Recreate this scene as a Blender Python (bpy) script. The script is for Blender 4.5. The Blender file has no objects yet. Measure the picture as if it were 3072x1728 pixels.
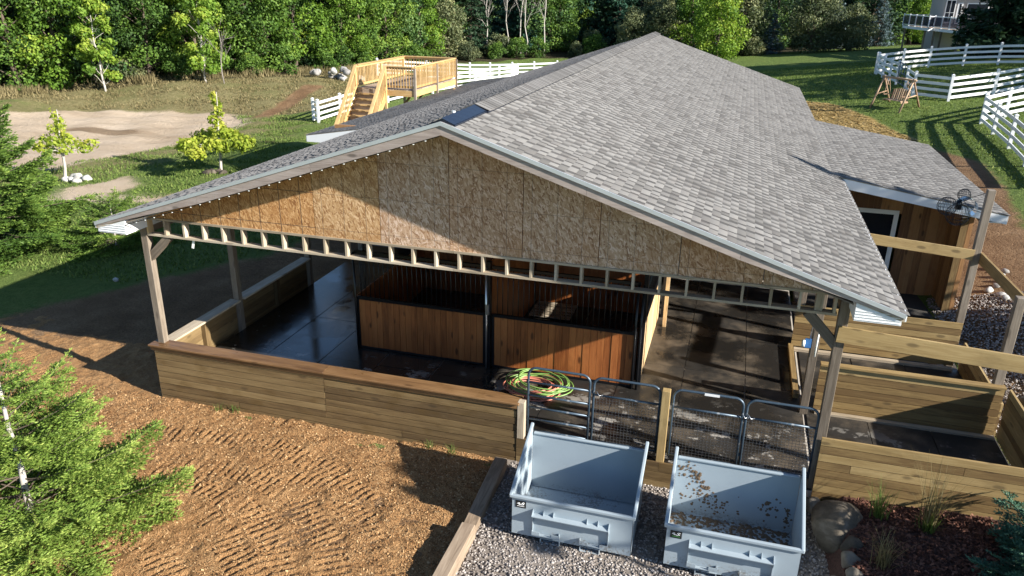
import bpy, math, random
import numpy as np
from mathutils import Vector, Matrix, Quaternion

rng = np.random.default_rng(7)
random.seed(7)
SC = bpy.context.scene
COL = SC.collection

# ---------------------------------------------------------------- camera
a, b, c = -0.2785, -0.3711, 0.0168
Fw = np.array([math.sin(a)*math.cos(b), math.cos(a)*math.cos(b), math.sin(b)])
Rt = np.array([math.cos(a), -math.sin(a), 0.0]); Up = np.cross(Rt, Fw)
Rr = Rt*math.cos(c) + Up*math.sin(c); Ur = Up*math.cos(c) - Rt*math.sin(c)
cam_d = bpy.data.cameras.new('camera'); cam = bpy.data.objects.new('camera', cam_d); COL.objects.link(cam)
cam.matrix_world = Matrix(((Rr[0], Ur[0], -Fw[0], 9.798), (Rr[1], Ur[1], -Fw[1], -11.1656), (Rr[2], Ur[2], -Fw[2], 7.3095), (0, 0, 0, 1)))
cam_d.sensor_width = 36; cam_d.lens = 36*2309.73/3072; cam_d.clip_end = 2000; cam_d.clip_start = 0.1
SC.camera = cam

# ---------------------------------------------------------------- light
SUN_L = Vector((-2.18, .55, -1.05)).normalized()
w = bpy.data.worlds.new('World'); SC.world = w; w.use_nodes = True
nt = w.node_tree; sky = nt.nodes.new('ShaderNodeTexSky'); sky.sky_type = 'NISHITA'; sky.sun_disc = False
sky.sun_elevation = math.asin(-SUN_L.z); sky.sun_rotation = math.atan2(-SUN_L.x, -SUN_L.y)
sky.air_density = 1.0; sky.dust_density = 0.15; sky.ozone_density = 3.5
nt.links.new(sky.outputs[0], nt.nodes['Background'].inputs[0]); nt.nodes['Background'].inputs[1].default_value = 0.07
sd = bpy.data.lights.new('sun', 'SUN'); sun = bpy.data.objects.new('sun', sd); COL.objects.link(sun)
sd.energy = 5.0; sd.angle = math.radians(0.53); sd.color = (1.0, 0.945, 0.85)
sun.rotation_euler = SUN_L.to_track_quat('-Z', 'Y').to_euler(); sun.location = (40, -12, 30)
SC.view_settings.view_transform = 'Standard'; SC.view_settings.look = 'None'; SC.view_settings.exposure = 1.3; SC.view_settings.gamma = 1.0
SC.view_settings.use_curve_mapping = False

# ---------------------------------------------------------------- terrain height
CP = np.array([(-6,-4,-.5),(0,-4,-.47),(5,-4,-.45),(9,-4,-.45),(9,-8,-.5),(3,-10,-.5),(-6,-10,-.6),(0,-1,-.43),(5,-.8,-.45),(8,-1,-.45),(11,-1,-.45),(12,-4,-.45),(14,-9,-.4),
(-.5,1,-.45),(2,5,-.4),(6,2,-.45),(6,5,-.4),(10,5,-.35),(6,15,-.3),(6,25,-.2),(11,15,-.2),(11,25,.1),(13,3,-.3),(14,6,-.25),(14,10,-.2),(15,.5,-.3),
(-2,2,-.46),(-6,4,-.5),(-10,8,-.6),(-14,16,-.75),(-4,12,-.5),(-8,25,-.6),(-15,31.5,-.6),(-20,27,-.98),(-27,30,-1.03),(-25,20,-.97),(-18,14,-.85),(-12,5,-.6),(-20,5,-.85),(-16,24,-.85),(-30,22,-1),(-21,31,-.95),
(-34,31.8,-1),(-24,34.6,-1),(-37,31.9,-.4),(-30.5,37.8,.2),(-23.2,44,.2),(-20.1,32.9,-.8),(-29,33.5,-1),(-32.6,39.6,.3),(-24,46,.3),(-38,34,-.3),(-21,36.5,-.75),(-18.5,38,-.5),
(-60,50,.5),(-40,70,.6),(-14,56,-.3),(-10,54,-.3),(-10,71,0),(-15,85,.5),(0,85,.6),(10,85,1),(0,50,0),(5,40,.3),(10,33,.6),(-50,20,-.5),(-40,5,-.9),(-30,-15,-.8),
(16.2,3,.05),(17,8,.45),(17,17,1.0),(19,0,.6),(20,10,1.0),(14,20,.6),(20.6,30.5,1.47),(20.6,32,1.6),(18.9,37,2.04),(18.2,46.5,2.37),(21.9,49.6,2.65),(24.9,45.5,3.1),(21,37.9,2.0),(14,45,1.4),(18,70,1.9),(25,80,2.2),(31,83,2.5),(29,114,.7),(10,60,1.0),(45,60,4.5),(40,30,4),(35,5,2.5),(20,-10,.3),(30,-20,1),
(-150,-100,0),(150,-100,2),(200,100,4),(-200,100,1),(0,250,2),(120,250,3),(-120,250,2)], float)
def _phi(r): return np.sqrt(r*r + 1.0)
_n = len(CP); _A = np.zeros((_n+1, _n+1))
_A[:_n,:_n] = _phi(np.hypot(CP[:,None,0]-CP[None,:,0], CP[:,None,1]-CP[None,:,1])) - np.eye(_n)*.4; _A[:_n,_n] = 1; _A[_n,:_n] = 1
_w = np.linalg.solve(_A, np.r_[CP[:,2], 0])
def gz(x, y):
    x = np.asarray(x, float); y = np.asarray(y, float); s = np.full(np.broadcast(x, y).shape, _w[_n])
    for i in range(_n): s = s + _w[i]*_phi(np.hypot(x-CP[i,0], y-CP[i,1]))
    return s
def gzf(x, y): return float(gz(x, y))

# ---------------------------------------------------------------- node helpers
class NT:
    def __init__(s, name):
        s.m = bpy.data.materials.new(name); s.m.use_nodes = True; s.t = s.m.node_tree
        s.bsdf = s.t.nodes['Principled BSDF']; s.out = s.t.nodes['Material Output']
    def n(s, typ, **k):
        nd = s.t.nodes.new('ShaderNode'+typ)
        for q, v in k.items(): setattr(nd, q, v)
        return nd
    def l(s, a_, b_): s.t.links.new(a_, b_)
    def val(s, sock, v):
        if hasattr(v, 'is_linked') or isinstance(v, bpy.types.NodeSocket): s.l(v, sock)
        else:
            if isinstance(v, tuple) and len(v) == 3 and sock.type == 'RGBA': v = (*v, 1)
            sock.default_value = v
    def math(s, op, x, y=0.0, z=None, clamp=False):
        nd = s.n('Math', operation=op, use_clamp=clamp); s.val(nd.inputs[0], x); s.val(nd.inputs[1], y)
        if z is not None: s.val(nd.inputs[2], z)
        return nd.outputs[0]
    def vmath(s, op, x, y):
        nd = s.n('VectorMath', operation=op); s.val(nd.inputs[0], x); s.val(nd.inputs[1], y); return nd.outputs[0]
    def mix(s, f, x, y, blend='MIX'):
        nd = s.n('Mix', data_type='RGBA', blend_type=blend); s.val(nd.inputs[0], f); s.val(nd.inputs[6], x); s.val(nd.inputs[7], y); return nd.outputs[2]
    def ramp(s, f, stops, interp='LINEAR'):
        nd = s.n('ValToRGB'); cr = nd.color_ramp; cr.interpolation = interp
        while len(cr.elements) < len(stops): cr.elements.new(0.5)
        for e, (p, col) in zip(cr.elements, stops): e.position = p; e.color = (*col, 1) if len(col) == 3 else col
        s.val(nd.inputs[0], f); return nd.outputs[0]
    def noise(s, vec, scale, detail=4.0, rough=.55, dist=0.0, out=0):
        nd = s.n('TexNoise'); s.val(nd.inputs['Vector'], vec); nd.inputs['Scale'].default_value = scale; nd.inputs['Detail'].default_value = detail
        nd.inputs['Roughness'].default_value = rough; nd.inputs['Distortion'].default_value = dist; return nd.outputs[out]
    def voro(s, vec, scale, feature='F1', out='Distance', rand=1.0):
        nd = s.n('TexVoronoi', feature=feature); s.val(nd.inputs['Vector'], vec); nd.inputs['Scale'].default_value = scale; nd.inputs['Randomness'].default_value = rand; return nd.outputs[out]
    def mapping(s, vec, scale=(1,1,1), rot=(0,0,0), loc=(0,0,0)):
        nd = s.n('Mapping'); s.val(nd.inputs['Vector'], vec); nd.inputs['Scale'].default_value = scale; nd.inputs['Rotation'].default_value = rot; nd.inputs['Location'].default_value = loc; return nd.outputs[0]
    def sep(s, vec):
        nd = s.n('SeparateXYZ'); s.val(nd.inputs[0], vec); return nd.outputs
    def obj(s): return s.n('TexCoord').outputs['Object']
    def pos(s): return s.n('NewGeometry').outputs['Position']
    def rnd(s): return s.n('ObjectInfo').outputs['Random']
    def attr(s, name, out='Fac'): return s.n('Attribute', attribute_name=name).outputs[out]
    def bump(s, h, strength=.3, dist=.02):
        nd = s.n('Bump'); nd.inputs['Strength'].default_value = strength; nd.inputs['Distance'].default_value = dist; s.val(nd.inputs['Height'], h); s.l(nd.outputs[0], s.bsdf.inputs['Normal']); return nd
    def done(s, col, rough=.7, metal=0.0, spec=None):
        s.val(s.bsdf.inputs['Base Color'], col); s.val(s.bsdf.inputs['Roughness'], rough); s.val(s.bsdf.inputs['Metallic'], metal)
        if spec is not None: s.val(s.bsdf.inputs['Specular IOR Level'], spec)
        return s.m

def smooth01(N, v, lo, hi):
    nd = N.n('MapRange', interpolation_type='SMOOTHSTEP'); N.val(nd.inputs[0], v); nd.inputs[1].default_value = lo; nd.inputs[2].default_value = hi; return nd.outputs[0]

def wood(name, dark, mid, light, var=.35, knots=.5, rough=.72, grain=28.0, wet=0.0, along=1.6):
    N = NT(name); r = N.rnd()
    off = N.n('CombineXYZ'); N.val(off.inputs[0], N.math('MULTIPLY', r, 37.0)); N.val(off.inputs[1], N.math('MULTIPLY', r, 91.0)); N.val(off.inputs[2], N.math('MULTIPLY', r, 53.0))
    v = N.vmath('ADD', N.obj(), off.outputs[0])
    g = N.noise(N.mapping(v, (along, grain, grain)), 1.0, 5, .6, 1.2)
    g2 = N.noise(N.mapping(v, (.8, 5, 5)), 1.0, 3, .5)
    f = N.math('ADD', N.math('MULTIPLY', g, .75), N.math('MULTIPLY', N.math('SUBTRACT', r, .5), var))
    f = N.math('ADD', f, N.math('MULTIPLY', N.math('SUBTRACT', g2, .5), .5), clamp=True)
    col = N.ramp(f, [(.15, dark), (.42, mid), (.72, light)])
    kd = N.voro(N.mapping(v, (1.7, 4.6, 4.6)), 1.0)
    k = smooth01(N, kd, .20, .09)
    col = N.mix(N.math('MULTIPLY', k, knots), col, tuple(x*.35 for x in dark))
    st = N.noise(N.mapping(v, (1.1, 1.7, 1.7)), 1.7, 4, .6)
    col = N.mix(N.math('MULTIPLY', smooth01(N, st, .52, .72), .45), col, tuple(x*.55 for x in mid))
    N.bump(g, .25, .006)
    return N.done(col, N.math('SUBTRACT', rough, N.math('MULTIPLY', smooth01(N, st, .5, .7), wet)))

M = {}
M['treated'] = wood('treated_board', (.085,.052,.021), (.165,.108,.046), (.24,.168,.077), .45, .5, .7, wet=.25)
M['treated_new'] = wood('new_treated_board', (.14,.082,.028), (.265,.175,.066), (.38,.27,.12), .65, .6)
M['cap_brown'] = wood('brown_cap', (.10,.05,.021), (.20,.11,.048), (.28,.17,.08), .2, .5, .5, wet=.25)
M['grey_wood'] = wood('weathered_post', (.11,.085,.062), (.215,.175,.135), (.33,.285,.235), .35, .5)
M['frame_wood'] = wood('framing_lumber', (.24,.19,.13), (.42,.35,.26), (.56,.49,.39), .3, .4)
M['fascia_wood'] = wood('fascia_board', (.22,.175,.15), (.36,.30,.27), (.46,.40,.37), .2, .7)
M['pine'] = wood('stall_pine', (.18,.052,.013), (.34,.112,.031), (.42,.165,.052), .25, .9, .45, grain=22)
M['pine_pale'] = wood('pale_pine', (.42,.26,.12), (.62,.44,.24), (.74,.57,.36), .25, .5, .5)
M['cedar'] = wood('siding_board', (.12,.052,.018), (.26,.12,.042), (.36,.19,.075), .75, .8, .65)
M['deck_wood'] = wood('deck_lumber', (.38,.23,.085), (.56,.37,.16), (.66,.47,.235), .35, .4)
M['deck_grey'] = wood('deck_floor', (.20,.15,.11), (.33,.26,.20), (.42,.35,.28), .3, .3)
M['swing_wood'] = wood('cedar_log', (.20,.12,.07), (.36,.24,.15), (.50,.37,.25), .5, .4)
M['tie'] = wood('railroad_tie', (.12,.085,.055), (.27,.20,.14), (.42,.33,.24), .2, .3, .85, grain=16)

def simple(name, col, rough=.5, metal=0.0, var=.12, spec=None, scale=3.0, bump=0.0):
    N = NT(name); nz = N.noise(N.obj(), scale, 5, .6)
    cc = N.mix(nz, tuple(x*(1-var) for x in col), tuple(min(1, x*(1+var)) for x in col))
    if bump: N.bump(N.noise(N.obj(), scale*8, 4), bump, .01)
    return N.done(cc, N.math('ADD', rough-.08, N.math('MULTIPLY', nz, .16)), metal, spec)
M['vinyl'] = simple('white_vinyl', (.80,.81,.82), .35, var=.04)
M['white_trim'] = simple('white_trim', (.78,.79,.80), .45, var=.05)
M['drip'] = simple('drip_metal', (.55,.58,.62), .35, .4, .08)
M['black_metal'] = simple('black_metal', (.012,.013,.016), .3, .3, .3)
M['steel'] = simple('galvanised_steel', (.55,.57,.60), .3, .9, .1)
M['chrome'] = simple('bright_metal', (.75,.76,.78), .18, 1.0, .05)
M['blue_plastic'] = simple('blue_box', (.05,.16,.40), .4)
M['black_plastic'] = simple('black_plastic', (.012,.016,.028), .22, 0, .3)
M['green_hose'] = simple('green_hose', (.17,.30,.075), .4, 0, .3)
M['red_hose'] = simple('red_hose', (.55,.19,.13), .45, 0, .2)
M['bulb'] = simple('bulb', (.85,.86,.82), .15)
M['ribbon'] = simple('green_ribbon', (.03,.65,.06), .5)
M['concrete'] = simple('concrete', (.30,.29,.28), .7, 0, .25, scale=2, bump=.2)
M['seam_dust'] = simple('seam_dust', (.42,.38,.33), .9, 0, .3, scale=4)
M['dark_under'] = simple('barn_underlay', (.05,.045,.04), .8, 0, .3)
M['house_wall'] = simple('house_siding', (.42,.38,.36), .7, 0, .06)
M['sticker'] = simple('black_sticker', (.01,.012,.014), .35)
M['sticker_white'] = simple('sticker_print', (.8,.8,.8), .5)
M['sticker_green'] = simple('sticker_green', (.06,.25,.06), .5)
M['roof_far'] = simple('far_shingle', (.16,.15,.15), .9)
N = NT('tinted_glass'); N.val(N.bsdf.inputs['Transmission Weight'], .75); N.val(N.bsdf.inputs['IOR'], 1.05); M['glass'] = N.done((.18,.18,.22), .06)
M['window_glass'] = simple('window_glass', (.015,.018,.025), .06, 0, .2)

# gate tube paint: dark blue-grey, rubbed and dusty
N = NT('gate_paint'); nz = N.noise(N.obj(), 9, 5, .65)
M['gate'] = N.done(N.mix(smooth01(N, nz, .55, .72), (.055,.085,.12), (.24,.26,.28)), .38, .3)
# hopper paint
def hopper_mat(name, dirt):
    N = NT(name); o = N.obj(); nz = N.noise(o, 2.2, 5, .6); fine = N.noise(o, 26, 4, .7)
    col = N.mix(nz, (.27,.325,.37), (.35,.41,.455))
    z = N.sep(o)[2]
    low = smooth01(N, z, .34, .08)
    gr = smooth01(N, N.math('ADD', N.math('MULTIPLY', fine, .6), N.math('MULTIPLY', nz, .5)), .585-.05*dirt, .66)
    col = N.mix(N.math('MULTIPLY', N.math('MULTIPLY', gr, low), .7+.2*dirt), col, (.11,.075,.04))
    col = N.mix(N.math('MULTIPLY', smooth01(N, N.noise(o, 6, 5, .7), .62, .75), .25), col, (.30,.32,.33))
    N.bump(nz, .05, .01)
    return N.done(col, N.math('ADD', .32, N.math('MULTIPLY', nz, .2)))
M['hopper'] = hopper_mat('hopper_paint', 0.0); M['hopper_dirty'] = hopper_mat('hopper_paint_soiled', 1.0)
M['dung'] = simple('dried_manure', (.13,.085,.05), .9, 0, .5, scale=14, bump=.5)

# OSB
def osb_mat(name, tint, lines, lw):
    N = NT(name); o = N.obj(); cols = []
    r = N.rnd(); offv = N.n('CombineXYZ'); N.val(offv.inputs[0], N.math('MULTIPLY', r, 13)); N.val(offv.inputs[2], N.math('MULTIPLY', r, 7))
    v = N.vmath('ADD', o, offv.outputs[0])
    acc = None
    for i, (ang, s) in enumerate([(.35, 1.0), (1.25, 1.1), (-.6, .9), (1.9, 1.2)]):
        vv = N.mapping(N.mapping(N.vmath('ADD', v, (i*3.1, 0, i*1.7)), (1, 1, 1), (0, ang, 0)), (12*s, 1, 44*s))
        cell = N.n('TexVoronoi'); N.val(cell.inputs['Vector'], vv); cell.inputs['Scale'].default_value = 1.0
        cv = N.sep(cell.outputs['Color'])[0]; sel = N.math('GREATER_THAN', N.sep(cell.outputs['Color'])[1], .52); acc = cv if acc is None else N.math('ADD', acc, N.math('MULTIPLY', sel, N.math('SUBTRACT', cv, acc)))
    big = N.noise(v, 1.3, 3)
    col = N.ramp(acc, [(.03, (.26,.145,.07)), (.3, (.42,.28,.155)), (.65, (.52,.375,.23)), (.95, (.68,.54,.39))])
    col = N.mix(N.math('MULTIPLY', smooth01(N, big, .45, .7), .35), col, (.36,.19,.07))
    col = N.mix(N.math('MULTIPLY', r, .45), col, N.mix(1.0, col, (1.0,.78,.55), 'MULTIPLY'))
    col = N.mix(1.0, col, tint, 'MULTIPLY')
    # printed stud lines every 406 mm / 610 mm
    px = N.sep(N.pos())
    gx = N.math('PINGPONG', N.math('ADD', px[0], 10.0-.235), .2032); gzz = N.math('PINGPONG', N.math('ADD', px[2], 9.97), .305)
    ln = N.math('MAXIMUM', N.math('LESS_THAN', gx, lw), N.math('LESS_THAN', gzz, lw*.8))
    col = N.mix(N.math('MULTIPLY', ln, lines), col, (.03,.028,.03))
    N.bump(acc, .3, .004)
    return N.done(col, .75)
M['osb'] = osb_mat('strand_board', (1.0,.97,1.08), .45, .006); M['osb_mid'] = osb_mat('tan_strand_board', (.98,.86,.70), .5, .006); M['osb_orange'] = osb_mat('orange_strand_board', (.95,.76,.53), .75, .008)

# shingles
def shingle_mat(name, tone_from_attr):
    N = NT(name); t = N.attr('tone') if tone_from_attr else N.math('ADD', .3, N.math('MULTIPLY', N.rnd(), .7))
    p = N.pos(); nz = N.noise(p, 120, 2, .7); big = N.noise(p, .5, 4, .6); mid = N.noise(p, 5, 3)
    t = N.math('ADD', t, N.math('MULTIPLY', N.math('SUBTRACT', big, .5), .35))
    col = N.ramp(t, [(.05, (.070,.067,.065)), (.4, (.112,.108,.105)), (.7, (.146,.141,.138)), (1.0, (.182,.177,.173))])
    col = N.mix(N.math('MULTIPLY', N.math('SUBTRACT', nz, .35), .35, clamp=True), col, (.085,.082,.079))
    col = N.mix(N.math('MULTIPLY', smooth01(N, mid, .5, .7), .14), col, (.145,.118,.11))
    N.bsdf.inputs['Diffuse Roughness'].default_value = 1.0
    return N.done(col, .9, 0, .3)
M['shingle'] = shingle_mat('asphalt_shingle', False); M['shingle_field'] = shingle_mat('asphalt_shingle_field', True)

# rubber mat: dark, damp, dusted with sand and straw dust
N = NT('rubber_mat'); p = N.pos(); r = N.rnd()
nz = N.noise(p, 1.1, 6, .65); n2 = N.noise(p, 7, 5, .7); n3 = N.noise(p, 45, 3, .7)
left = smooth01(N, N.sep(p)[0], 6.0, 3.5)
dust = N.math('MULTIPLY', smooth01(N, N.math('ADD', nz, N.math('MULTIPLY', n3, .25)), .58, .82), N.math('SUBTRACT', 1.0, left))
col = N.mix(N.math('MULTIPLY', dust, .6), N.mix(N.math('MULTIPLY', r, .6), (.014,.013,.012), (.028,.025,.022)), (.14,.11,.078))
pale = smooth01(N, N.noise(N.vmath('ADD', p, (3, 1, 0)), 1.6, 6, .7), .555, .60)
col = N.mix(N.math('MULTIPLY', N.math('MULTIPLY', pale, smooth01(N, N.sep(p)[1], 2.6, 1.2)), .8), col, (.36,.34,.31))
wet = smooth01(N, N.noise(p, .7, 4, .6), .60, .40)
N.bump(n3, .12, .003)
M['mat'] = N.done(col, spec=N.math('ADD', .45, N.math('MULTIPLY', left, .55)), rough=N.math('SUBTRACT', .62, N.math('MULTIPLY', N.math('MULTIPLY', N.math('MAXIMUM', wet, N.math('MULTIPLY', left, N.math('ADD', .45, N.math('MULTIPLY', n2, .7)))), N.math('SUBTRACT', 1.0, dust)), .5)))

# stones
def stone(name, c1, c2, c3):
    N = NT(name); o = N.obj(); r = N.rnd(); v = N.vmath('ADD', o, N.vmath('MULTIPLY', (17.0, 9.0, 5.0), (1, 1, 1)))
    f = N.math('ADD', N.noise(v, 4, 6, .6, .5), N.math('MULTIPLY', N.math('SUBTRACT', r, .5), .4))
    col = N.ramp(f, [(.25, c1), (.5, c2), (.78, c3)])
    lay = N.noise(N.mapping(v, (3, 3, 22), (.3, .4, 0)), 1, 4, .6, 1.5)
    col = N.mix(N.math('MULTIPLY', smooth01(N, lay, .55, .7), .35), col, c1)
    N.bump(N.noise(v, 14, 5, .65), .5, .02); return N.done(col, .85)
M['boulder'] = stone('field_stone', (.035,.028,.02), (.09,.073,.052), (.18,.155,.125))
M['white_rock'] = stone('pale_rock', (.20,.19,.18), (.38,.37,.35), (.55,.54,.52))

# chips, pebbles, straw and leaves all read a per-piece tone
def tone_mat(name, stops, rough=.85, transl=0.0, spec=.2, objvar=0.0):
    N = NT(name); t = N.attr('tone')
    if objvar: t = N.math('ADD', t, N.math('MULTIPLY', N.math('SUBTRACT', N.rnd(), .5), objvar))
    col = N.ramp(t, stops); N.done(col, rough, 0, spec)
    if transl:
        tr = N.n('BsdfTranslucent'); N.l(N.mix(.5, col, N.mix(1.0, col, (1.0, 1.0, .35), 'MULTIPLY')), tr.inputs[0])
        ms = N.n('MixShader'); ms.inputs[0].default_value = transl; N.l(N.bsdf.outputs[0], ms.inputs[1]); N.l(tr.outputs[0], ms.inputs[2]); N.l(ms.outputs[0], N.out.inputs[0])
    return N.m
M['chip'] = tone_mat('wood_chip', [(0, (.14,.066,.025)), (.4, (.265,.143,.06)), (.75, (.385,.228,.105)), (1, (.48,.32,.17))])
M['bark'] = tone_mat('bark_chip', [(0, (.03,.014,.010)), (.5, (.10,.042,.028)), (1, (.20,.095,.065))])
M['pebble'] = tone_mat('pebble', [(0, (.13,.112,.10)), (.5, (.24,.21,.19)), (1, (.42,.385,.36))])
M['straw'] = tone_mat('straw', [(0, (.22,.14,.05)), (.5, (.42,.29,.11)), (1, (.58,.43,.20))])
M['grassblade'] = tone_mat('grass_blade', [(0, (.055,.095,.020)), (.5, (.125,.190,.042)), (1, (.27,.31,.10))], transl=.3)
M['drygrass'] = tone_mat('dry_grass', [(0, (.10,.085,.038)), (.5, (.20,.165,.08)), (1, (.34,.28,.15))], transl=.25)
M['leaf_green'] = tone_mat('green_leaf', [(0, (0.026,0.058,0.014)), (.35, (0.064,0.133,0.023)), (.7, (0.136,0.239,0.038)), (1, (0.239,0.334,0.051))], .6, .35, .3, .5)
M['leaf_bright'] = tone_mat('bright_leaf', [(0, (0.042,0.091,0.013)), (.35, (0.105,0.202,0.023)), (.7, (0.204,0.325,0.039)), (1, (0.365,0.442,0.065))], .6, .4, .3, .25)
M['leaf_dark'] = tone_mat('dark_leaf', [(0, (0.013,0.036,0.015)), (.4, (0.032,0.078,0.027)), (.75, (0.066,0.138,0.039)), (1, (0.134,0.210,0.057))], .6, .3, .3, .5)
M['leaf_grey'] = tone_mat('grey_green_leaf', [(0, (0.044,0.062,0.033)), (.4, (0.094,0.119,0.056)), (.75, (0.169,0.194,0.094)), (1, (0.300,0.300,0.138))], .65, .3, .3, .25)
M['leaf_yellow'] = tone_mat('yellow_leaf', [(0, (.13,.19,.02)), (.4, (.27,.36,.04)), (.75, (.44,.48,.07)), (1, (.58,.52,.12))], .55, .45)
M['needle'] = tone_mat('spruce_needle', [(0, (0.017,0.040,0.011)), (.4, (0.065,0.127,0.022)), (.7, (0.184,0.275,0.050)), (1, (0.392,0.462,0.110))], .55, .22)
M['needle_dark'] = tone_mat('dark_needle', [(0, (.006,.017,.010)), (.5, (.016,.040,.020)), (1, (.042,.082,.035))], .6, .15)
M['needle_blue'] = tone_mat('blue_needle', [(0, (.020,.042,.042)), (.5, (.065,.105,.11)), (1, (.17,.23,.25))], .6, .12)
M['needle_teal'] = tone_mat('teal_needle', [(0, (0.010,0.031,0.022)), (.5, (0.026,0.078,0.050)), (1, (0.078,0.168,0.108))], .6, .15)
M['bark_brown'] = simple('tree_bark', (.10,.075,.055), .9, 0, .35, scale=9, bump=.6)
M['bark_pale'] = simple('pale_bark', (.42,.39,.35), .85, 0, .25, scale=8, bump=.4)
M['twig'] = simple('bare_twig', (.25,.22,.20), .9, 0, .2)

# ground sheets
N = NT('terrain'); p = N.pos(); zA = N.n('Attribute', attribute_name='zA').outputs['Color']; zB = N.n('Attribute', attribute_name='zB').outputs['Color']
A = N.n('SeparateColor'); N.l(zA, A.inputs[0]); Bc = N.n('SeparateColor'); N.l(zB, Bc.inputs[0])
e1 = N.noise(p, .9, 5, .65); e2 = N.noise(p, 4.5, 4, .65); e3 = N.noise(p, 22, 3, .7); e0 = N.noise(p, .16, 4, .6)
grass = N.ramp(N.math('ADD', N.math('MULTIPLY', e2, .5), N.math('MULTIPLY', e3, .5)), [(.28, (.055,.090,.020)), (.5, (.115,.168,.040)), (.72, (.19,.24,.07))])
grass = N.mix(N.math('MULTIPLY', smooth01(N, e1, .5, .72), .45), grass, (.17,.18,.05))
dry = N.ramp(N.math('ADD', N.math('MULTIPLY', e2, .6), N.math('MULTIPLY', e3, .4)), [(.3, (.105,.105,.042)), (.5, (.21,.185,.085)), (.72, (.33,.27,.15))])
dry = N.mix(N.math('MULTIPLY', smooth01(N, e0, .45, .65), .5), dry, (.14,.15,.05))
sand = N.ramp(N.math('ADD', N.math('MULTIPLY', e0, .6), N.math('MULTIPLY', N.noise(N.mapping(p, (.35, 1.1, 1), (0, 0, .9)), .8, 5, .6), .5)), [(.35, (.38,.285,.195)), (.55, (.53,.42,.31)), (.75, (.62,.51,.395))])
dirt = N.ramp(N.math('ADD', N.math('MULTIPLY', e1, .5), N.math('MULTIPLY', e3, .5)), [(.3, (.105,.058,.030)), (.5, (.21,.125,.066)), (.7, (.34,.225,.13))])
straw = N.ramp(N.math('ADD', N.math('MULTIPLY', e2, .4), N.math('MULTIPLY', e3, .6)), [(.3, (.17,.105,.035)), (.5, (.36,.25,.085)), (.7, (.52,.39,.165))])
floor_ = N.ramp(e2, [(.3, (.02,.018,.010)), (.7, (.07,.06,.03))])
def zone(f): return smooth01(N, N.math('ADD', f, N.math('ADD', N.math('MULTIPLY', N.math('SUBTRACT', e1, .5), .55), N.math('MULTIPLY', N.math('SUBTRACT', e3, .5), .5))), .38, .62)
sand = N.mix(N.math('MULTIPLY', zone(Bc.outputs[2]), .75), sand, (.19,.125,.07))
col = grass
col = N.mix(zone(Bc.outputs[0]), col, dry)
col = N.mix(zone(A.outputs[0]), col, sand); col = N.mix(zone(A.outputs[1]), col, dirt); col = N.mix(zone(A.outputs[2]), col, straw)
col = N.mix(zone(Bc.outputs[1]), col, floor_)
N.bump(N.math('ADD', e3, N.math('MULTIPLY', e2, 1.5)), .9, .12)
M['terrain'] = N.done(col, .95, 0, .15)
N = NT('mulch_soil'); p = N.pos(); f1 = N.noise(p, 26, 4, .75); f2 = N.noise(p, 3.0, 5, .65); f3 = N.voro(p, 55)
t = N.math('ADD', N.math('MULTIPLY', f1, .65), N.math('MULTIPLY', f2, .4))
col = N.ramp(t, [(.30, (.14,.068,.026)), (.48, (.275,.148,.062)), (.64, (.385,.228,.105)), (.8, (.48,.31,.165))])
N.bump(N.math('ADD', f1, f3), .8, .03)
M['mulch'] = N.done(col, .92, 0, .2)
N = NT('gravel_soil'); p = N.pos(); f1 = N.voro(p, 26, out='Color'); f2 = N.noise(p, 2, 4)
M['gravel'] = N.done(N.mix(f2, N.mix(N.sep(f1)[0], (.12,.10,.085), (.27,.24,.215)), (.20,.165,.135)), .9); 
N = NT('bark_soil'); p = N.pos(); f1 = N.noise(p, 30, 4, .75)
N.bump(f1, .8, .03); M['bark_soil'] = N.done(N.ramp(f1, [(.3, (.02,.010,.008)), (.7, (.10,.045,.032))]), .9)

# ---------------------------------------------------------------- mesh / object helpers
WMAT = {}
def link(o, parent=None, wm=None):
    COL.objects.link(o); wm = wm or Matrix.Identity(4)
    o.matrix_basis = wm
    if parent is not None:
        o.parent = parent; o.matrix_parent_inverse = WMAT[parent.name].inverted()
    WMAT[o.name] = wm
    return o
def thing(name, label, cat, loc=(0,0,0), group=None):
    o = bpy.data.objects.new(name, None); o.empty_display_size = .2
    link(o, None, Matrix.Translation(loc)); return tag(o, label, cat, group)
def tag(o, label, cat, group=None):
    o['label'] = label; o['category'] = cat
    if group: o['group'] = group
    return o
def struct(o): o['kind'] = 'structure'; return o
def stuff(o): o['kind'] = 'stuff'; return o
MESH = {}
def box_mesh(L, W_, T, mat, cham=0.0):
    key = (round(L, 3), round(W_, 3), round(T, 3), mat, cham)
    if key in MESH: return MESH[key]
    x, y, z = L/2, W_/2, T/2
    if cham:
        c_ = cham; V = []; F = []
        import itertools
        for sx, sy, sz in itertools.product((-1, 1), repeat=3):
            V += [(sx*(x-c_), sy*(y-c_), sz*z), (sx*(x-c_), sy*y, sz*(z-c_)), (sx*x, sy*(y-c_), sz*(z-c_))]
        me = hull_mesh('board', V)
    else:
        V = [(i*x, j*y, k*z) for i in (-1, 1) for j in (-1, 1) for k in (-1, 1)]
        F = [(0,1,3,2),(4,6,7,5),(0,4,5,1),(2,3,7,6),(0,2,6,4),(1,5,7,3)]
        me = bpy.data.meshes.new('board'); me.from_pydata(V, [], F)
    me.materials.append(M[mat]); MESH[key] = me; return me
def hull_mesh(name, V):
    import bmesh
    bm = bmesh.new()
    for v_ in V: bm.verts.new(v_)
    bmesh.ops.convex_hull(bm, input=bm.verts); me = bpy.data.meshes.new(name); bm.to_mesh(me); bm.free(); return me
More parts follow.
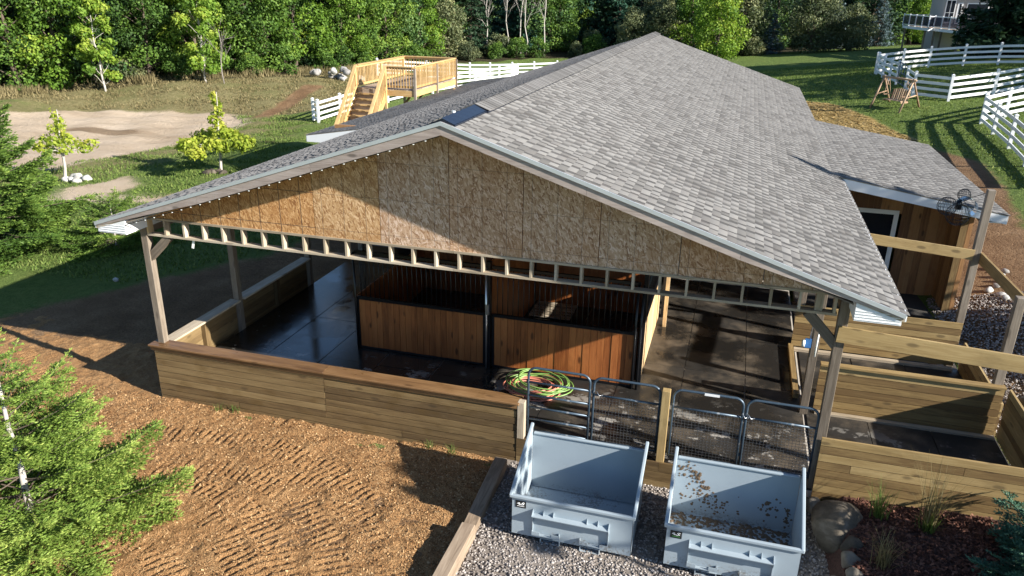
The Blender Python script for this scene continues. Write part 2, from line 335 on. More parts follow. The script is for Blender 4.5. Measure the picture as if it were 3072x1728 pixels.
def frame(p0, p1, wide):
    p0 = Vector(p0); p1 = Vector(p1); x = (p1-p0).normalized(); n = x.cross(Vector(wide)).normalized(); y = n.cross(x)
    m = Matrix((x, y, n)).transposed().to_4x4(); m.translation = (p0+p1)/2; return m, (p1-p0).length
def board(name, p0, p1, w_, t_, mat, parent, wide=(0,0,1), cham=0.0):
    m, L = frame(p0, p1, wide)
    o = bpy.data.objects.new(name, box_mesh(L, w_, t_, mat, cham)); return link(o, parent, m)
def boxo(name, lo, hi, mat, parent=None, cham=0.0):
    s = [hi[i]-lo[i] for i in range(3)]
    # local X follows the longest side so that the grain runs along it
    k = max(range(3), key=lambda i: s[i]); ctr = Vector([(hi[i]+lo[i])/2 for i in range(3)])
    R_ = {0: Matrix.Identity(3), 1: Matrix(((0,-1,0),(1,0,0),(0,0,1))), 2: Matrix(((0,0,-1),(0,1,0),(1,0,0)))}[k]
    d = (s[0], s[1], s[2]) if k == 0 else ((s[1], s[0], s[2]) if k == 1 else (s[2], s[1], s[0]))
    m = R_.to_4x4(); m.translation = ctr
    o = bpy.data.objects.new(name, box_mesh(*d, mat, cham)); return link(o, parent, m)
def npmesh(name, V, F, mat, tone=None, smooth=False):
    V = np.asarray(V, np.float32); F = np.asarray(F, np.int32); k = F.shape[1]
    me = bpy.data.meshes.new(name); me.vertices.add(len(V)); me.vertices.foreach_set('co', V.ravel())
    me.loops.add(F.size); me.loops.foreach_set('vertex_index', F.ravel()); me.polygons.add(len(F))
    me.polygons.foreach_set('loop_start', np.arange(0, F.size, k, dtype=np.int32)); me.polygons.foreach_set('loop_total', np.full(len(F), k, np.int32))
    if tone is not None:
        at = me.attributes.new('tone', 'FLOAT', 'POINT'); at.data.foreach_set('value', np.asarray(tone, np.float32))
    if smooth: me.polygons.foreach_set('use_smooth', np.ones(len(F), bool))
    me.update(); me.validate()
    if mat: me.materials.append(M[mat] if isinstance(mat, str) else mat)
    return me
def obj(name, me, parent=None, wm=None): return link(bpy.data.objects.new(name, me), parent, wm)
class MB:
    def __init__(s): s.V = []; s.F = []
    def poly(s, pts):
        n = len(s.V); s.V += [tuple(p_) for p_ in pts]; s.F.append(tuple(range(n, n+len(pts))))
    def box(s, lo, hi):
        n = len(s.V); s.V += [(x, y, z) for x in (lo[0], hi[0]) for y in (lo[1], hi[1]) for z in (lo[2], hi[2])]
        s.F += [tuple(n+i for i in f) for f in ((0,1,3,2),(4,6,7,5),(0,4,5,1),(2,3,7,6),(0,2,6,4),(1,5,7,3))]
    def beam(s, p0, p1, w_, t_, wide=(0,0,1)):
        m, L = frame(p0, p1, wide); n = len(s.V)
        s.V += [tuple(m @ Vector((i*L/2, j*w_/2, k*t_/2))) for i in (-1,1) for j in (-1,1) for k in (-1,1)]
        s.F += [tuple(n+i for i in f) for f in ((0,1,3,2),(4,6,7,5),(0,4,5,1),(2,3,7,6),(0,2,6,4),(1,5,7,3))]
    def prism(s, pts, vec):   # pts planar polygon, extruded by vec
        n = len(s.V); k = len(pts); v_ = Vector(vec)
        s.V += [tuple(p_) for p_ in pts] + [tuple(Vector(p_)+v_) for p_ in pts]
        s.F += [tuple(n+i for i in range(k))[::-1], tuple(n+k+i for i in range(k))]
        for i in range(k): j = (i+1) % k; s.F.append((n+i, n+j, n+k+j, n+k+i))
    def tube(s, path, r, sides=8, closed=False, cap=True):
        P = [Vector(q) for q in path]; n0 = len(s.V); k = len(P); up = None
        rr = r if hasattr(r, '__len__') else [r]*k
        for i, p_ in enumerate(P):
            d = (P[(i+1) % k]-P[i-1]) if (closed or 0 < i < k-1) else ((P[1]-P[0]) if i == 0 else (P[-1]-P[-2]))
            d.normalize()
            if up is None: up = d.orthogonal().normalized()
            else: up = (up - d*up.dot(d)); up = up.normalized() if up.length > 1e-6 else d.orthogonal().normalized()
            q = d.cross(up)
            for j in range(sides):
                th = 2*math.pi*j/sides; s.V.append(tuple(p_ + (up*math.cos(th)+q*math.sin(th))*rr[i]))
        for i in range(k if closed else k-1):
            for j in range(sides):
                a0 = n0+i*sides+j; a1 = n0+i*sides+(j+1) % sides; b0 = n0+((i+1) % k)*sides+j; b1 = n0+((i+1) % k)*sides+(j+1) % sides
                s.F.append((a0, a1, b1, b0))
        if cap and not closed:
            s.F.append(tuple(n0+j for j in range(sides))[::-1]); s.F.append(tuple(n0+(k-1)*sides+j for j in range(sides)))
    def mesh(s, name, mat, smooth=False):
        me = bpy.data.meshes.new(name); me.from_pydata(s.V, [], s.F)
        me.update()
        import bmesh
        bm = bmesh.new(); bm.from_mesh(me); bmesh.ops.recalc_face_normals(bm, faces=bm.faces); bm.to_mesh(me); bm.free()
        if smooth:
            for p_ in me.polygons: p_.use_smooth = True
        me.materials.append(M[mat]); return me
    def build(s, name, mat, parent=None, smooth=False, origin=None):
        # origin: move the object's origin there so that Object coordinates are local to the piece
        if origin is None: origin = tuple(np.mean(np.array(s.V), 0))
        s.V = [(v_[0]-origin[0], v_[1]-origin[1], v_[2]-origin[2]) for v_ in s.V]
        return obj(name, s.mesh(name, mat, smooth), parent, Matrix.Translation(origin))

def inpoly(x, y, P):
    ins = np.zeros(x.shape, bool); n = len(P)
    for i in range(n):
        x0, y0 = P[i]; x1, y1 = P[(i+1) % n]
        cnd = ((y0 > y) != (y1 > y)) & (x < (x1-x0)*(y-y0)/((y1-y0) if y1 != y0 else 1e-9)+x0); ins ^= cnd
    return ins
def sdpoly(x, y, P):
    d = np.full(x.shape, 1e9); n = len(P)
    for i in range(n):
        ax, ay = P[i]; bx, by = P[(i+1) % n]; vx, vy = bx-ax, by-ay
        t_ = np.clip(((x-ax)*vx+(y-ay)*vy)/(vx*vx+vy*vy), 0, 1); d = np.minimum(d, np.hypot(x-ax-t_*vx, y-ay-t_*vy))
    return np.where(inpoly(x, y, P), d, -d)
def zone_w(x, y, P, soft=.8): return np.clip(.5+sdpoly(x, y, P)/(2*soft), 0, 1)

# ================================================================ GROUND
SAND = [(-20.6,16.8),(-19.4,25.2),(-19.6,31.2),(-22,34),(-23.9,34.6),(-29,33.3),(-33.8,31.8),(-37,27),(-36,20),(-28,14)]
STRAW = [(13.3,39.2),(14.9,37),(16.3,33.2),(17.8,28),(16.6,25),(13,27),(12,36)]
STRIP = [(17.7,27.7),(18.2,25.6),(19.1,22.8),(18.8,18.3),(18.2,13.7),(18.6,6),(17,-2),(15,-2),(15,8),(15.8,17),(16.4,26)]
BARNDIRT = [(-8,-10),(-7.5,1.5),(-6,4.5),(-3.5,8.5),(-3,12),(0,12),(0,-.5),(12,-.5),(12,-10)]
DRY = [(-42,30),(-34,32),(-29,33.6),(-24,34.9),(-20,33.2),(-17.5,36),(-15.8,41),(-17,52),(-22,60),(-30,60),(-60,45)]
FOREST = [(-80,20),(-41,32.3),(-35.5,37),(-30,41.3),(-25,46),(-21,53),(-19,66),(-12,75),(8,75.5),(12,79),(22,86),(24,100),(60,110),(60,160),(-80,160)]
PATCH = [(-12.4,13.3),(-11.5,15.6),(-10.2,14.6),(-8.6,11.8),(-10.5,11)]
PATCH2 = [(-17,14),(-16.2,16.6),(-14.3,15.3),(-13.8,12.6),(-15.5,11.5)]
TRACK = [(-20.6,32.6),(-19.6,33.1),(-21.2,43.6),(-22.8,43)]
def axis(lo, hi, step, far):
    m_ = np.arange(lo, hi+step/2, step); o_ = []; d = step; v_ = hi
    while v_ < far: d *= 1.35; v_ += d; o_.append(v_)
    p_ = []; d = step; v_ = lo
    while v_ > -far: d *= 1.35; v_ -= d; p_.append(v_)
    return np.r_[p_[::-1], m_, o_]
gx_ = axis(-45, 36, .45, 420); gy_ = axis(-14, 90, .45, 420)
X, Y = np.meshgrid(gx_, gy_, indexing='ij'); Z = gz(X, Y)
Z = Z + np.where(np.hypot(X, Y-20) > 150, 0, 0)
rough_ = .05*(np.sin(X*1.7+Y*.9)+np.sin(Y*2.1-X*1.3)) * np.clip((Y-8)/20, 0, 1)*np.clip(-X/10, 0, 1)
Z = Z + rough_
nx_, ny_ = X.shape; idx = np.arange(nx_*ny_).reshape(nx_, ny_)
Fq = np.stack([idx[:-1,:-1], idx[1:,:-1], idx[1:,1:], idx[:-1,1:]], -1).reshape(-1, 4)
me = npmesh('ground', np.stack([X, Y, Z], -1).reshape(-1, 3), Fq, 'terrain', smooth=True)
zA = np.ones((nx_*ny_, 4), np.float32); zB = np.ones((nx_*ny_, 4), np.float32)
xf, yf = X.ravel(), Y.ravel()
zA[:,0] = np.maximum(zone_w(xf, yf, SAND, 1.0), zone_w(xf, yf, PATCH, 1.6) + zone_w(xf, yf, PATCH2, 1.6))
zA[:,1] = np.maximum.reduce([zone_w(xf, yf, STRIP, .6), zone_w(xf, yf, BARNDIRT, 1.0), zone_w(xf, yf, TRACK, .9)])
zA[:,2] = zone_w(xf, yf, STRAW, .7)
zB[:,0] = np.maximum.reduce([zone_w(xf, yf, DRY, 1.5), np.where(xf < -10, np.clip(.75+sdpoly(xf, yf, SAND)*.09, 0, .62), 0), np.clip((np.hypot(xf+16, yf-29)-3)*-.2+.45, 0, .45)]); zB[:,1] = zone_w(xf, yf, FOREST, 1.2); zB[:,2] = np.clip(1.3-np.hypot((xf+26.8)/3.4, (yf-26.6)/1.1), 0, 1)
for nm, arr in (('zA', zA), ('zB', zB)):
    at = me.color_attributes.new(nm, 'FLOAT_COLOR', 'POINT'); at.data.foreach_set('color', arr.ravel())
struct(obj('ground', me))

# mulch yard in front of the barn: fine relief with crawler-track bars pressed into it
mx = np.arange(-9, 6.62, .035); my = np.arange(-8.0, 3.0, .035)
X, Y = np.meshgrid(mx, my, indexing='ij')
Z = gz(X, Y)
def vnoise(x, y, s, seed):
    r_ = np.random.default_rng(seed); G = r_.random((256, 256)); xi = x/s; yi = y/s; x0 = np.floor(xi).astype(int); y0 = np.floor(yi).astype(int); fx = xi-x0; fy = yi-y0
    fx = fx*fx*(3-2*fx); fy = fy*fy*(3-2*fy); g = lambda i, j: G[i % 256, j % 256]
    return (g(x0, y0)*(1-fx)+g(x0+1, y0)*fx)*(1-fy)+(g(x0, y0+1)*(1-fx)+g(x0+1, y0+1)*fx)*fy
H = .06*(vnoise(X, Y, 1.3, 1)-.5)+.05*(vnoise(X, Y, .35, 2)-.5)+.035*(vnoise(X, Y, .11, 3)-.5)+.022*(vnoise(X, Y, .05, 4)-.5)
TR = [[(.6,-3.0),(1.6,-2.9),(2.4,-3.0),(3.1,-3.3),(3.9,-3.9),(4.6,-4.8),(5,-5.6)], [(.2,-2.0),(1.3,-1.85),(2.6,-1.85),(3.7,-2.2),(4.7,-3.0),(5.6,-4.4)],
      [(.5,-3.75),(1.5,-3.65),(2.3,-3.8),(3.0,-4.3),(3.5,-5.1)], [(-.3,-1.35),(1.0,-1.05),(2.4,-1.0),(3.6,-1.25),(4.8,-1.9)], [(.9,-2.45),(2.0,-2.35),(3.1,-2.65),(4.0,-3.3),(4.7,-4.2),(5.2,-5.4)], [(2.6,-1.45),(3.9,-1.7),(5.0,-2.4),(5.9,-3.6)], [(.2,-4.5),(1.2,-4.3),(2.2,-4.6),(2.9,-5.4)], [(-4,-.8),(-2,-1.6),(0,-2.6),(2,-4.6)], [(-5,.8),(-3.4,-.2),(-1.6,-1.6)]]
for k, path in enumerate(TR):
    best = np.full(X.shape, 9.0); sb = np.zeros(X.shape); s0 = 0
    for (x0, y0), (x1, y1) in zip(path[:-1], path[1:]):
        vx, vy = x1-x0, y1-y0; L = math.hypot(vx, vy); t_ = np.clip(((X-x0)*vx+(Y-y0)*vy)/L**2, 0, 1); d = np.hypot(X-x0-t_*vx, Y-y0-t_*vy)
        m_ = d < best; best = np.where(m_, d, best); sb = np.where(m_, s0+t_*L, sb); s0 += L
    wdt = .26 if k < 7 else .2
    mk = np.clip((wdt-best)/.05, 0, 1)*np.clip((vnoise(X, Y, .6, 20+k)-.28)*3.0, .05, 1)*(.45+.75*vnoise(X, Y, .17, 60+k)) if k > 4 else np.clip((wdt-best)/.05, 0, 1)*np.clip((vnoise(X, Y, .7, 20+k)-.10)*3.0, .3, 1)*(.6+.6*vnoise(X, Y, .17, 60+k))
    rid = np.clip(np.sin(sb*2*math.pi/.135+1.2*vnoise(X, Y, .4, 30+k))*1.7, -1, 1)
    H = H*(1-.35*mk) + mk*((.017+.013*vnoise(X, Y, .09, 80+k))*rid-.010) + .03*np.exp(-((best-wdt-.04)/.04)**2)*(vnoise(X, Y, .3, 40+k)-.2)
Z = Z + .035 + H
edge = np.minimum.reduce([(X+9)/1.2, (Y+8)/1.2, (3.0-Y)/1.5, np.ones_like(X)]); Z = Z - .12*(1-np.clip(edge, 0, 1))
nx_, ny_ = X.shape; idx = np.arange(nx_*ny_).reshape(nx_, ny_)
Fq = np.stack([idx[:-1,:-1], idx[1:,:-1], idx[1:,1:], idx[:-1,1:]], -1).reshape(-1, 4)
struct(obj('mulch_yard', npmesh('mulch_yard', np.stack([X, Y, Z], -1).reshape(-1, 3), Fq, 'mulch', smooth=True)))
MUL = (mx, my, Z)
def mulz(x, y):
    i = np.clip(((x-mx[0])/.035).astype(int), 0, len(mx)-1); j = np.clip(((y-my[0])/.035).astype(int), 0, len(my)-1); return Z_M[i, j]
Z_M = Z
def flakes(n, px, py, pz, lo, hi, asp, r_, lift=.012, tilt=.5):
    L = r_.uniform(lo, hi, n); Wd = L*r_.uniform(*asp, n); th = r_.uniform(0, 2*math.pi, n)
    nrm = np.stack([r_.normal(0, tilt, n), r_.normal(0, tilt, n), np.ones(n)], -1); nrm /= np.linalg.norm(nrm, axis=1)[:,None]
    d = np.stack([np.cos(th), np.sin(th), np.zeros(n)], -1); d -= nrm*(d*nrm).sum(1)[:,None]; d /= np.linalg.norm(d, axis=1)[:,None]; e = np.cross(nrm, d)
    P = np.stack([px, py, pz+lift], -1); q = [P+d*L[:,None]/2*sx+e*Wd[:,None]/2*sy for sx, sy in ((-1,-1),(1,-1),(1,1),(-1,1))]
    return np.stack(q, 1).reshape(-1, 3), np.arange(4*n).reshape(n, 4)
n = 64000; r_ = np.random.default_rng(11)
px_ = np.r_[r_.uniform(-6, 6.4, n*3//4), r_.uniform(-4, 6.4, n//4)]; py_ = np.r_[r_.uniform(-5.2, -.1, n*3//4), r_.uniform(-3, -.1, n//4)]
V, F = flakes(n, px_, py_, mulz(px_, py_), .012, .040, (.25, .6), r_, .006, .5)
stuff(tag(obj('wood_chip_scatter', npmesh('chips', V, F, 'chip', np.repeat(np.clip(r_.uniform(-.1, 1.1, n), 0, 1), 4))), 'loose brown wood chips scattered over the tracked mulch yard', 'wood chips'))

# gravel apron under the two hoppers
GR = [(6.55,-6.5),(6.75,-.35),(11.6,-.3),(11.75,-1.2),(11.9,-2.6),(12.1,-6.5)]
X, Y = np.meshgrid(np.linspace(6.6, 12.0, 70), np.linspace(-6.5, -.06, 80), indexing='ij')
Z = gz(X, Y)+.03+.03*(vnoise(X, Y, .6, 5)-.5); nx_, ny_ = X.shape; idx = np.arange(nx_*ny_).reshape(nx_, ny_)
Fq = np.stack([idx[:-1,:-1], idx[1:,:-1], idx[1:,1:], idx[:-1,1:]], -1).reshape(-1, 4)
struct(obj('gravel_apron', npmesh('gravel_apron', np.stack([X, Y, Z], -1).reshape(-1, 3), Fq, 'gravel', smooth=True)))
OCT_V = np.array([(1,0,0),(-1,0,0),(0,1,0),(0,-1,0),(0,0,1),(0,0,-1)], float); OCT_F = np.array([(0,2,4),(2,1,4),(1,3,4),(3,0,4),(2,0,5),(1,2,5),(3,1,5),(0,3,5)])
def pebbles(n, px, py, pz, lo, hi, r_):
    S = r_.uniform(lo, hi, n)[:,None]*np.stack([r_.uniform(.8, 1.3, n), r_.uniform(.7, 1.1, n), r_.uniform(.5, .8, n)], -1)/2
    th = r_.uniform(0, 6.3, n); V = OCT_V[None]*S[:,None,:]*r_.uniform(.75, 1.25, (n, 6, 1))
    cs, sn = np.cos(th)[:,None], np.sin(th)[:,None]; x = V[...,0]*cs-V[...,1]*sn; y = V[...,0]*sn+V[...,1]*cs
    V = np.stack([x, y, V[...,2]], -1)+np.stack([px, py, pz], -1)[:,None,:]
    return V.reshape(-1, 3), (OCT_F[None]+6*np.arange(n)[:,None,None]).reshape(-1, 3)
n = 15000; r_ = np.random.default_rng(12); px_ = r_.uniform(6.7, 11.8, n); py_ = r_.uniform(-3.9, -.1, n)
V, F = pebbles(n, px_, py_, gz(px_, py_)+.04, .03, .062, r_)
stuff(tag(obj('gravel_scatter', npmesh('gravel', V, F, 'pebble', np.repeat(r_.random(n), 6))), 'grey crushed gravel spread around the two steel hoppers', 'gravel'))
n = 9000; px_ = r_.uniform(14.95, 17.4, n); py_ = r_.uniform(.5, 9.5, n)
V, F = pebbles(n, px_, py_, gz(px_, py_)+.03, .035, .075, r_)
stuff(tag(obj('gravel_strip_scatter', npmesh('gravel_strip', V, F, 'pebble', np.repeat(r_.random(n), 6))), 'round gravel along the outside of the board pens', 'gravel'))
# raised bark bed beside the pen wall
X, Y = np.meshgrid(np.linspace(11.75, 17.5, 60), np.linspace(-5.0, -.11, 50), indexing='ij')
Z = .02+.10*(vnoise(X, Y, .9, 6)-.5)+.03*(vnoise(X, Y, .2, 7)-.5)-.45*np.clip((12.0-X)/.25, 0, 1)+.03*(X-12)*(Y < 9)-.06*np.clip(-.4-Y, 0, 1)
nx_, ny_ = X.shape; idx = np.arange(nx_*ny_).reshape(nx_, ny_); Fq = np.stack([idx[:-1,:-1], idx[1:,:-1], idx[1:,1:], idx[:-1,1:]], -1).reshape(-1, 4)
struct(obj('bark_bed', npmesh('bark_bed', np.stack([X, Y, Z], -1).reshape(-1, 3), Fq, 'bark_soil', smooth=True)))
BED = Z
def bedz(x, y): return BED[np.clip(((x-11.75)/5.75*59).astype(int), 0, 59), np.clip(((y+5.0)/4.89*49).astype(int), 0, 49)]
n = 13000; px_ = r_.uniform(11.95, 15, n); py_ = r_.uniform(-2.6, -.13, n)
V, F = flakes(n, px_, py_, bedz(px_, py_), .025, .075, (.25, .6), r_, .015, .5)
stuff(tag(obj('bark_scatter', npmesh('bark_chips', V, F, 'bark', np.repeat(r_.random(n), 4))), 'dark reddish bark chips in the bed below the pen wall', 'bark chips'))
# straw litter behind the wing
n = 9000; px_ = r_.uniform(11.5, 18.5, n*2); py_ = r_.uniform(24, 40, n*2); k_ = inpoly(px_, py_, STRAW); px_, py_ = px_[k_], py_[k_]
V, F = flakes(len(px_), px_, py_, gz(px_, py_), .10, .28, (.08, .16), r_, .02, .2)
stuff(tag(obj('straw_scatter', npmesh('straw', V, F, 'straw', np.repeat(r_.random(len(px_)), 4))), 'golden straw litter spread on bare soil behind the side wing', 'straw'))

# ================================================================ BARN
XR, ZR, XL_E, XR_E, ZE = 5.63, 5.47, -1.0, 12.27, 3.30
Y0, Y1 = -.53, 27.0
SL = (ZR-ZE)/(XR_E-XR)
barn = thing('barn', 'long barn with grey shingled gable roof and bare strand board front gable', 'barn', (5.63, 13, 0))
def roof_slab(name, xa, za, xb, zb, y0, y1, th=.11):
    mb = MB(); mb.prism([(xa, y0, za), (xb, y0, zb), (xb, y0, zb-th), (xa, y0, za-th)], (0, y1-y0, 0))
    return mb.build(name, 'frame_wood', barn)
def shingle_rows(x_eave, z_eave, x_top, z_top, y0, y1, expo, seed, clip=None):
    """courses of laminated shingles from the eave upwards; returns tooth list and strip arrays"""
    r_ = np.random.default_rng(seed); dx, dz = x_top-x_eave, z_top-z_eave; L = math.hypot(dx, dz); ux, uz = dx/L, dz/L
    nx, nz = (-uz, ux) if ux > 0 else (uz, -ux)
    teeth = []; strips = []
    for k in range(int(L/expo)+1):
        s0 = k*expo-.02; s1 = min(s0+expo+.03, L)
        y = y0 - r_.uniform(0, .3)
        strips.append((s0, s1, r_.uniform(.02, .18)))
        fam = r_.uniform(-.12, .12)
        while y < y1:
            wd = r_.choice([.12, .16, .20, .25]); gp = r_.choice([.045, .07, .10])
            ya, yb = max(y, y0), min(y+wd, y1)
            if yb-ya > .04: teeth.append((s0, s1, ya, yb, float(np.clip(r_.choice([.95, .85, .72, .5, .32], p=[.28,.26,.2,.15,.11])+fam*.6+r_.normal(0, .05), .12, 1))))
            y += wd+gp
    P = lambda s, y, h: (x_eave+ux*s+nx*h, y, z_eave+uz*s+nz*h)
    return teeth, strips, P
def clad(roof, xe, ze, xt, zt, y0, y1, seed, singles=0, key=None, expo=.137, lift=.008, lip=0):
    teeth, strips, P = shingle_rows(xe, ze, xt, zt, y0, y1, expo, seed)
    pick = set()
    if singles:
        order = sorted(range(len(teeth)), key=lambda i: key(P((teeth[i][0]+teeth[i][1])/2, (teeth[i][2]+teeth[i][3])/2, 0)))[:singles]; pick = set(order)
    V, F, T = [], [], []
    for s0, s1, tn in strips:
        n = len(V); V += [P(s0, y0, .004), P(s0, y1, .004), P(s1, y1, .0005), P(s1, y0, .0005)]; F.append((n, n+1, n+2, n+3)); T += [tn]*4
    for i, (s0, s1, ya, yb, tn) in enumerate(teeth):
        if i in pick: continue
        n = len(V); V += [P(s0, ya, lift), P(s0, yb, lift), P(s1, yb, .003), P(s1, ya, .003), P(s0, ya, .002), P(s0, yb, .002), P(s1, ya, .0), P(s1, yb, .0)]
        F += [(n, n+1, n+2, n+3), (n+4, n+5, n+1, n), (n+4, n, n+3, n+6), (n+5, n+7, n+2, n+1)]; T += [tn]*8
        if lip:      # added lip, its uphill face shaped to catch sun and brighten left slopes
            n = len(V); V += [P(s0, ya, .002), P(s0, yb, .002), P(s0+.004, yb, lift+lip), P(s0+.004, ya, lift+lip), P(s0+.013, yb, lift-.0008), P(s0+.013, ya, lift-.0008)]
            F += [(n, n+1, n+2, n+3), (n+3, n+2, n+4, n+5)]; T += [tn]*6
    me = npmesh('shingle_field', V, F, 'shingle_field', T); stuff(obj('shingle_field', me, roof))
    cache = {}
    for i in pick:
        s0, s1, ya, yb, tn = teeth[i]; wd = round(yb-ya, 2); kk = (wd, round(s1-s0, 2), round(tn*4))
        if kk not in cache:
            o0 = np.array(P(0, 0, 0)); loc = lambda s, y, h: tuple(np.array(P(s, y, h))-o0)
            E_ = s1-s0; V = [loc(0, 0, .008), loc(0, wd, .008), loc(E_, wd, .003), loc(E_, 0, .003), loc(0, 0, .003), loc(0, wd, .003)]
            cache[kk] = npmesh('shingle', V, [(0,1,2,3),(4,5,1,0)], 'shingle_field', [tn]*6)
        obj('shingle', cache[kk], roof, Matrix.Translation(P(s0, ya, 0)))
CAMP = (9.798, -11.17, 7.31)
cd = lambda p_: (p_[0]-CAMP[0])**2+(p_[1]-CAMP[1])**2+(p_[2]-CAMP[2])**2
rR = roof_slab('roof_slope', XR_E, ZE, XR, ZR, Y0, Y1)
clad(rR, XR_E+.03, ZE, XR, ZR, Y0-.02, Y1, 21, 300, cd)
rL = roof_slab('roof_slope', XL_E, ZE, XR, ZR, Y0, Y1)
clad(rL, XL_E-.03, ZE, XR, ZR, Y0-.02, Y1, 22, lift=.007, lip=.0065)
# side wings: shallower roofs lapped onto the main slopes
wz = lambda x: 2.76+.163*(15.83-x)
rW = roof_slab('wing_roof', 15.83, wz(15.83), 11.95, wz(11.95), 7.87, 16.8, .09)
clad(rW, 15.86, wz(15.83), 11.85, wz(11.85), 7.85, 16.82, 23, 0)
wl = lambda x: 3.0+.163*(x+2.9)
rWL = roof_slab('wing_roof', -2.9, wl(-2.9), -.85, wl(-.85), 9.94, 26.0, .09)
clad(rWL, -2.93, wl(-2.9), -.8, wl(-.8), 9.92, 26.02, 24, 0, lift=.007, lip=.006)
# ridge vent capped with bent shingles, one black vent length left bare at the gable end
mb = MB(); mb.prism([(XR-.235, 1.0, ZR-.045), (XR, 1.0, ZR+.045), (XR+.235, 1.0, ZR-.045), (XR+.235, 1.0, ZR-.1), (XR-.235, 1.0, ZR-.1)], (0, 26, 0)); mb.build('ridge_vent', 'black_plastic', barn)
capm = []
for q in range(4):
    m_ = MB(); h_ = .0
    m_.prism([(-.25, 0, -.035), (0, 0, .062), (.25, 0, -.035), (.25, 0, -.047), (0, 0, .050), (-.25, 0, -.047)], (0, .30, -.014)); capm.append(m_.mesh('ridge_cap', 'shingle'))
y = 1.02; k = 0
while y < 26.9:
    obj('ridge_cap', capm[k % 4], barn, Matrix.Translation((XR, y, ZR+.012+.0015*(k % 2)))); y += .145; k += 1
mb = MB()
for s in (-1, 1):
    for j in range(6):
        yj = -.50+j*.25; x0, x1 = (XR, XR+.2*s)
        mb.poly([(x0, yj, ZR+.055), (x1, yj, ZR-.03), (x1, yj+.235, ZR-.026), (x0, yj+.235, ZR+.062)])
    mb.poly([(XR, -.5, ZR+.05), (XR+.21*s, -.5, ZR-.04), (XR+.21*s, 1.0, ZR-.04), (XR, 1.0, ZR+.055)])
    mb.poly([(XR+.21*s, -.5, ZR-.04), (XR+.21*s, 1.0, ZR-.04), (XR+.21*s, 1.0, ZR-.09), (XR+.21*s, -.5, ZR-.09)])
mb.poly([(XR-.21, -.5, ZR-.04), (XR, -.5, ZR+.05), (XR+.21, -.5, ZR-.04)])
vent = mb.build('bare_ridge_vent', 'black_plastic', barn); vent['label'] = 'bare black plastic ridge vent length'
mb = MB(); mb.tube([(XR-.03, .1, ZR+.05), (XR-.03, .1, ZR+.075)], .03, 8); mb.build('vent_screw', 'bulb', vent)

# rake fascia, drip edge, soffit
for s, xe in ((-1, XL_E), (1, XR_E)):
    zf = lambda x: ZR-.02-SL*abs(x-XR)
    n = 3
    for i in range(n):
        xa = XR+(xe-XR)*i/n; xb = XR+(xe-XR)*(i+1)/n-(.004*s)
        mb = MB(); mb.prism([(xa, -.545, zf(xa)), (xb, -.545, zf(xb)), (xb, -.545, zf(xb)-(.17 if i < n-1 else .05)), (xa, -.545, zf(xa)-.17)], (0, .038, 0))
        mb.build('rake_board', 'fascia_wood', barn)
    mb = MB(); xa, xb = XR, xe
    mb.prism([(xa, -.565, zf(xa)+.032), (xb, -.565, zf(xb)+.032), (xb, -.565, zf(xb)-.028), (xa, -.565, zf(xa)-.028)], (0, .018, 0)); mb.build('drip_edge', 'drip', barn)
    mb = MB(); mb.prism([(xa, -.50, zf(xa)-.13), (xb-.66*s, -.50, zf(xb-.66*s)-.13), (xb-.66*s, -.50, zf(xb-.66*s)-.15), (xa, -.50, zf(xa)-.15)], (0, .49, 0)); mb.build('rake_soffit', 'grey_wood', barn)
    # boxed white eave
    xi = xe-.63*s; lo, hi = min(xe-.03*s, xi), max(xe-.03*s, xi); yb = 7.8 if s > 0 else 9.9
    zt = lambda x: ZE+SL*abs(x-xe)-.115
    mb = MB(); mb.prism([(xe-.03*s, -.525, 3.13), (xi, -.525, 3.13), (xi, -.525, zt(xi)), (xe-.03*s, -.525, zt(xe-.03*s))], (0, yb+.525, 0))
    ev = mb.build('eave_box', 'white_trim', barn)
    for k in range(4):
        boxo('eave_rib', (lo+.004, -.532, 3.15+k*.042), (hi-.004, -.5245, 3.158+k*.042), 'white_trim', ev)
    mb = MB(); mb.beam((xe+.012*s, -.53, ZE-.045), (xe+.012*s, yb, ZE-.045), .11, .02); mb.build('gutter_board', 'vinyl', barn)
# front wing fascias (white)
mb = MB(); mb.prism([(12.3, 7.85, wz(12.3)-.02), (15.83, 7.85, wz(15.83)-.02), (15.83, 7.85, wz(15.83)-.2), (12.3, 7.85, wz(12.3)-.24)], (0, .03, 0)); mb.build('wing_fascia', 'vinyl', barn)
mb = MB(); mb.prism([(-1.0, 9.92, wl(-1.0)-.02), (-2.9, 9.92, wl(-2.9)-.02), (-2.9, 9.92, wl(-2.9)-.2), (-2.4, 9.92, wl(-2.4)-.28), (-1.0, 9.92, wl(-1.0)-.22)], (0, .03, 0)); mb.build('wing_fascia', 'vinyl', barn)
boxo('wing_eave_board', (15.80, 7.88, wz(15.83)-.2), (15.845, 16.8, wz(15.83)-.02), 'vinyl', barn)
boxo('wing_eave_board', (-2.93, 9.95, wl(-2.9)-.2), (-2.885, 26, wl(-2.9)-.02), 'vinyl', barn)
boxo('wing_soffit', (15.3, 7.9, wz(15.83)-.2), (15.79, 16.8, wz(15.83)-.18), 'white_trim', barn)

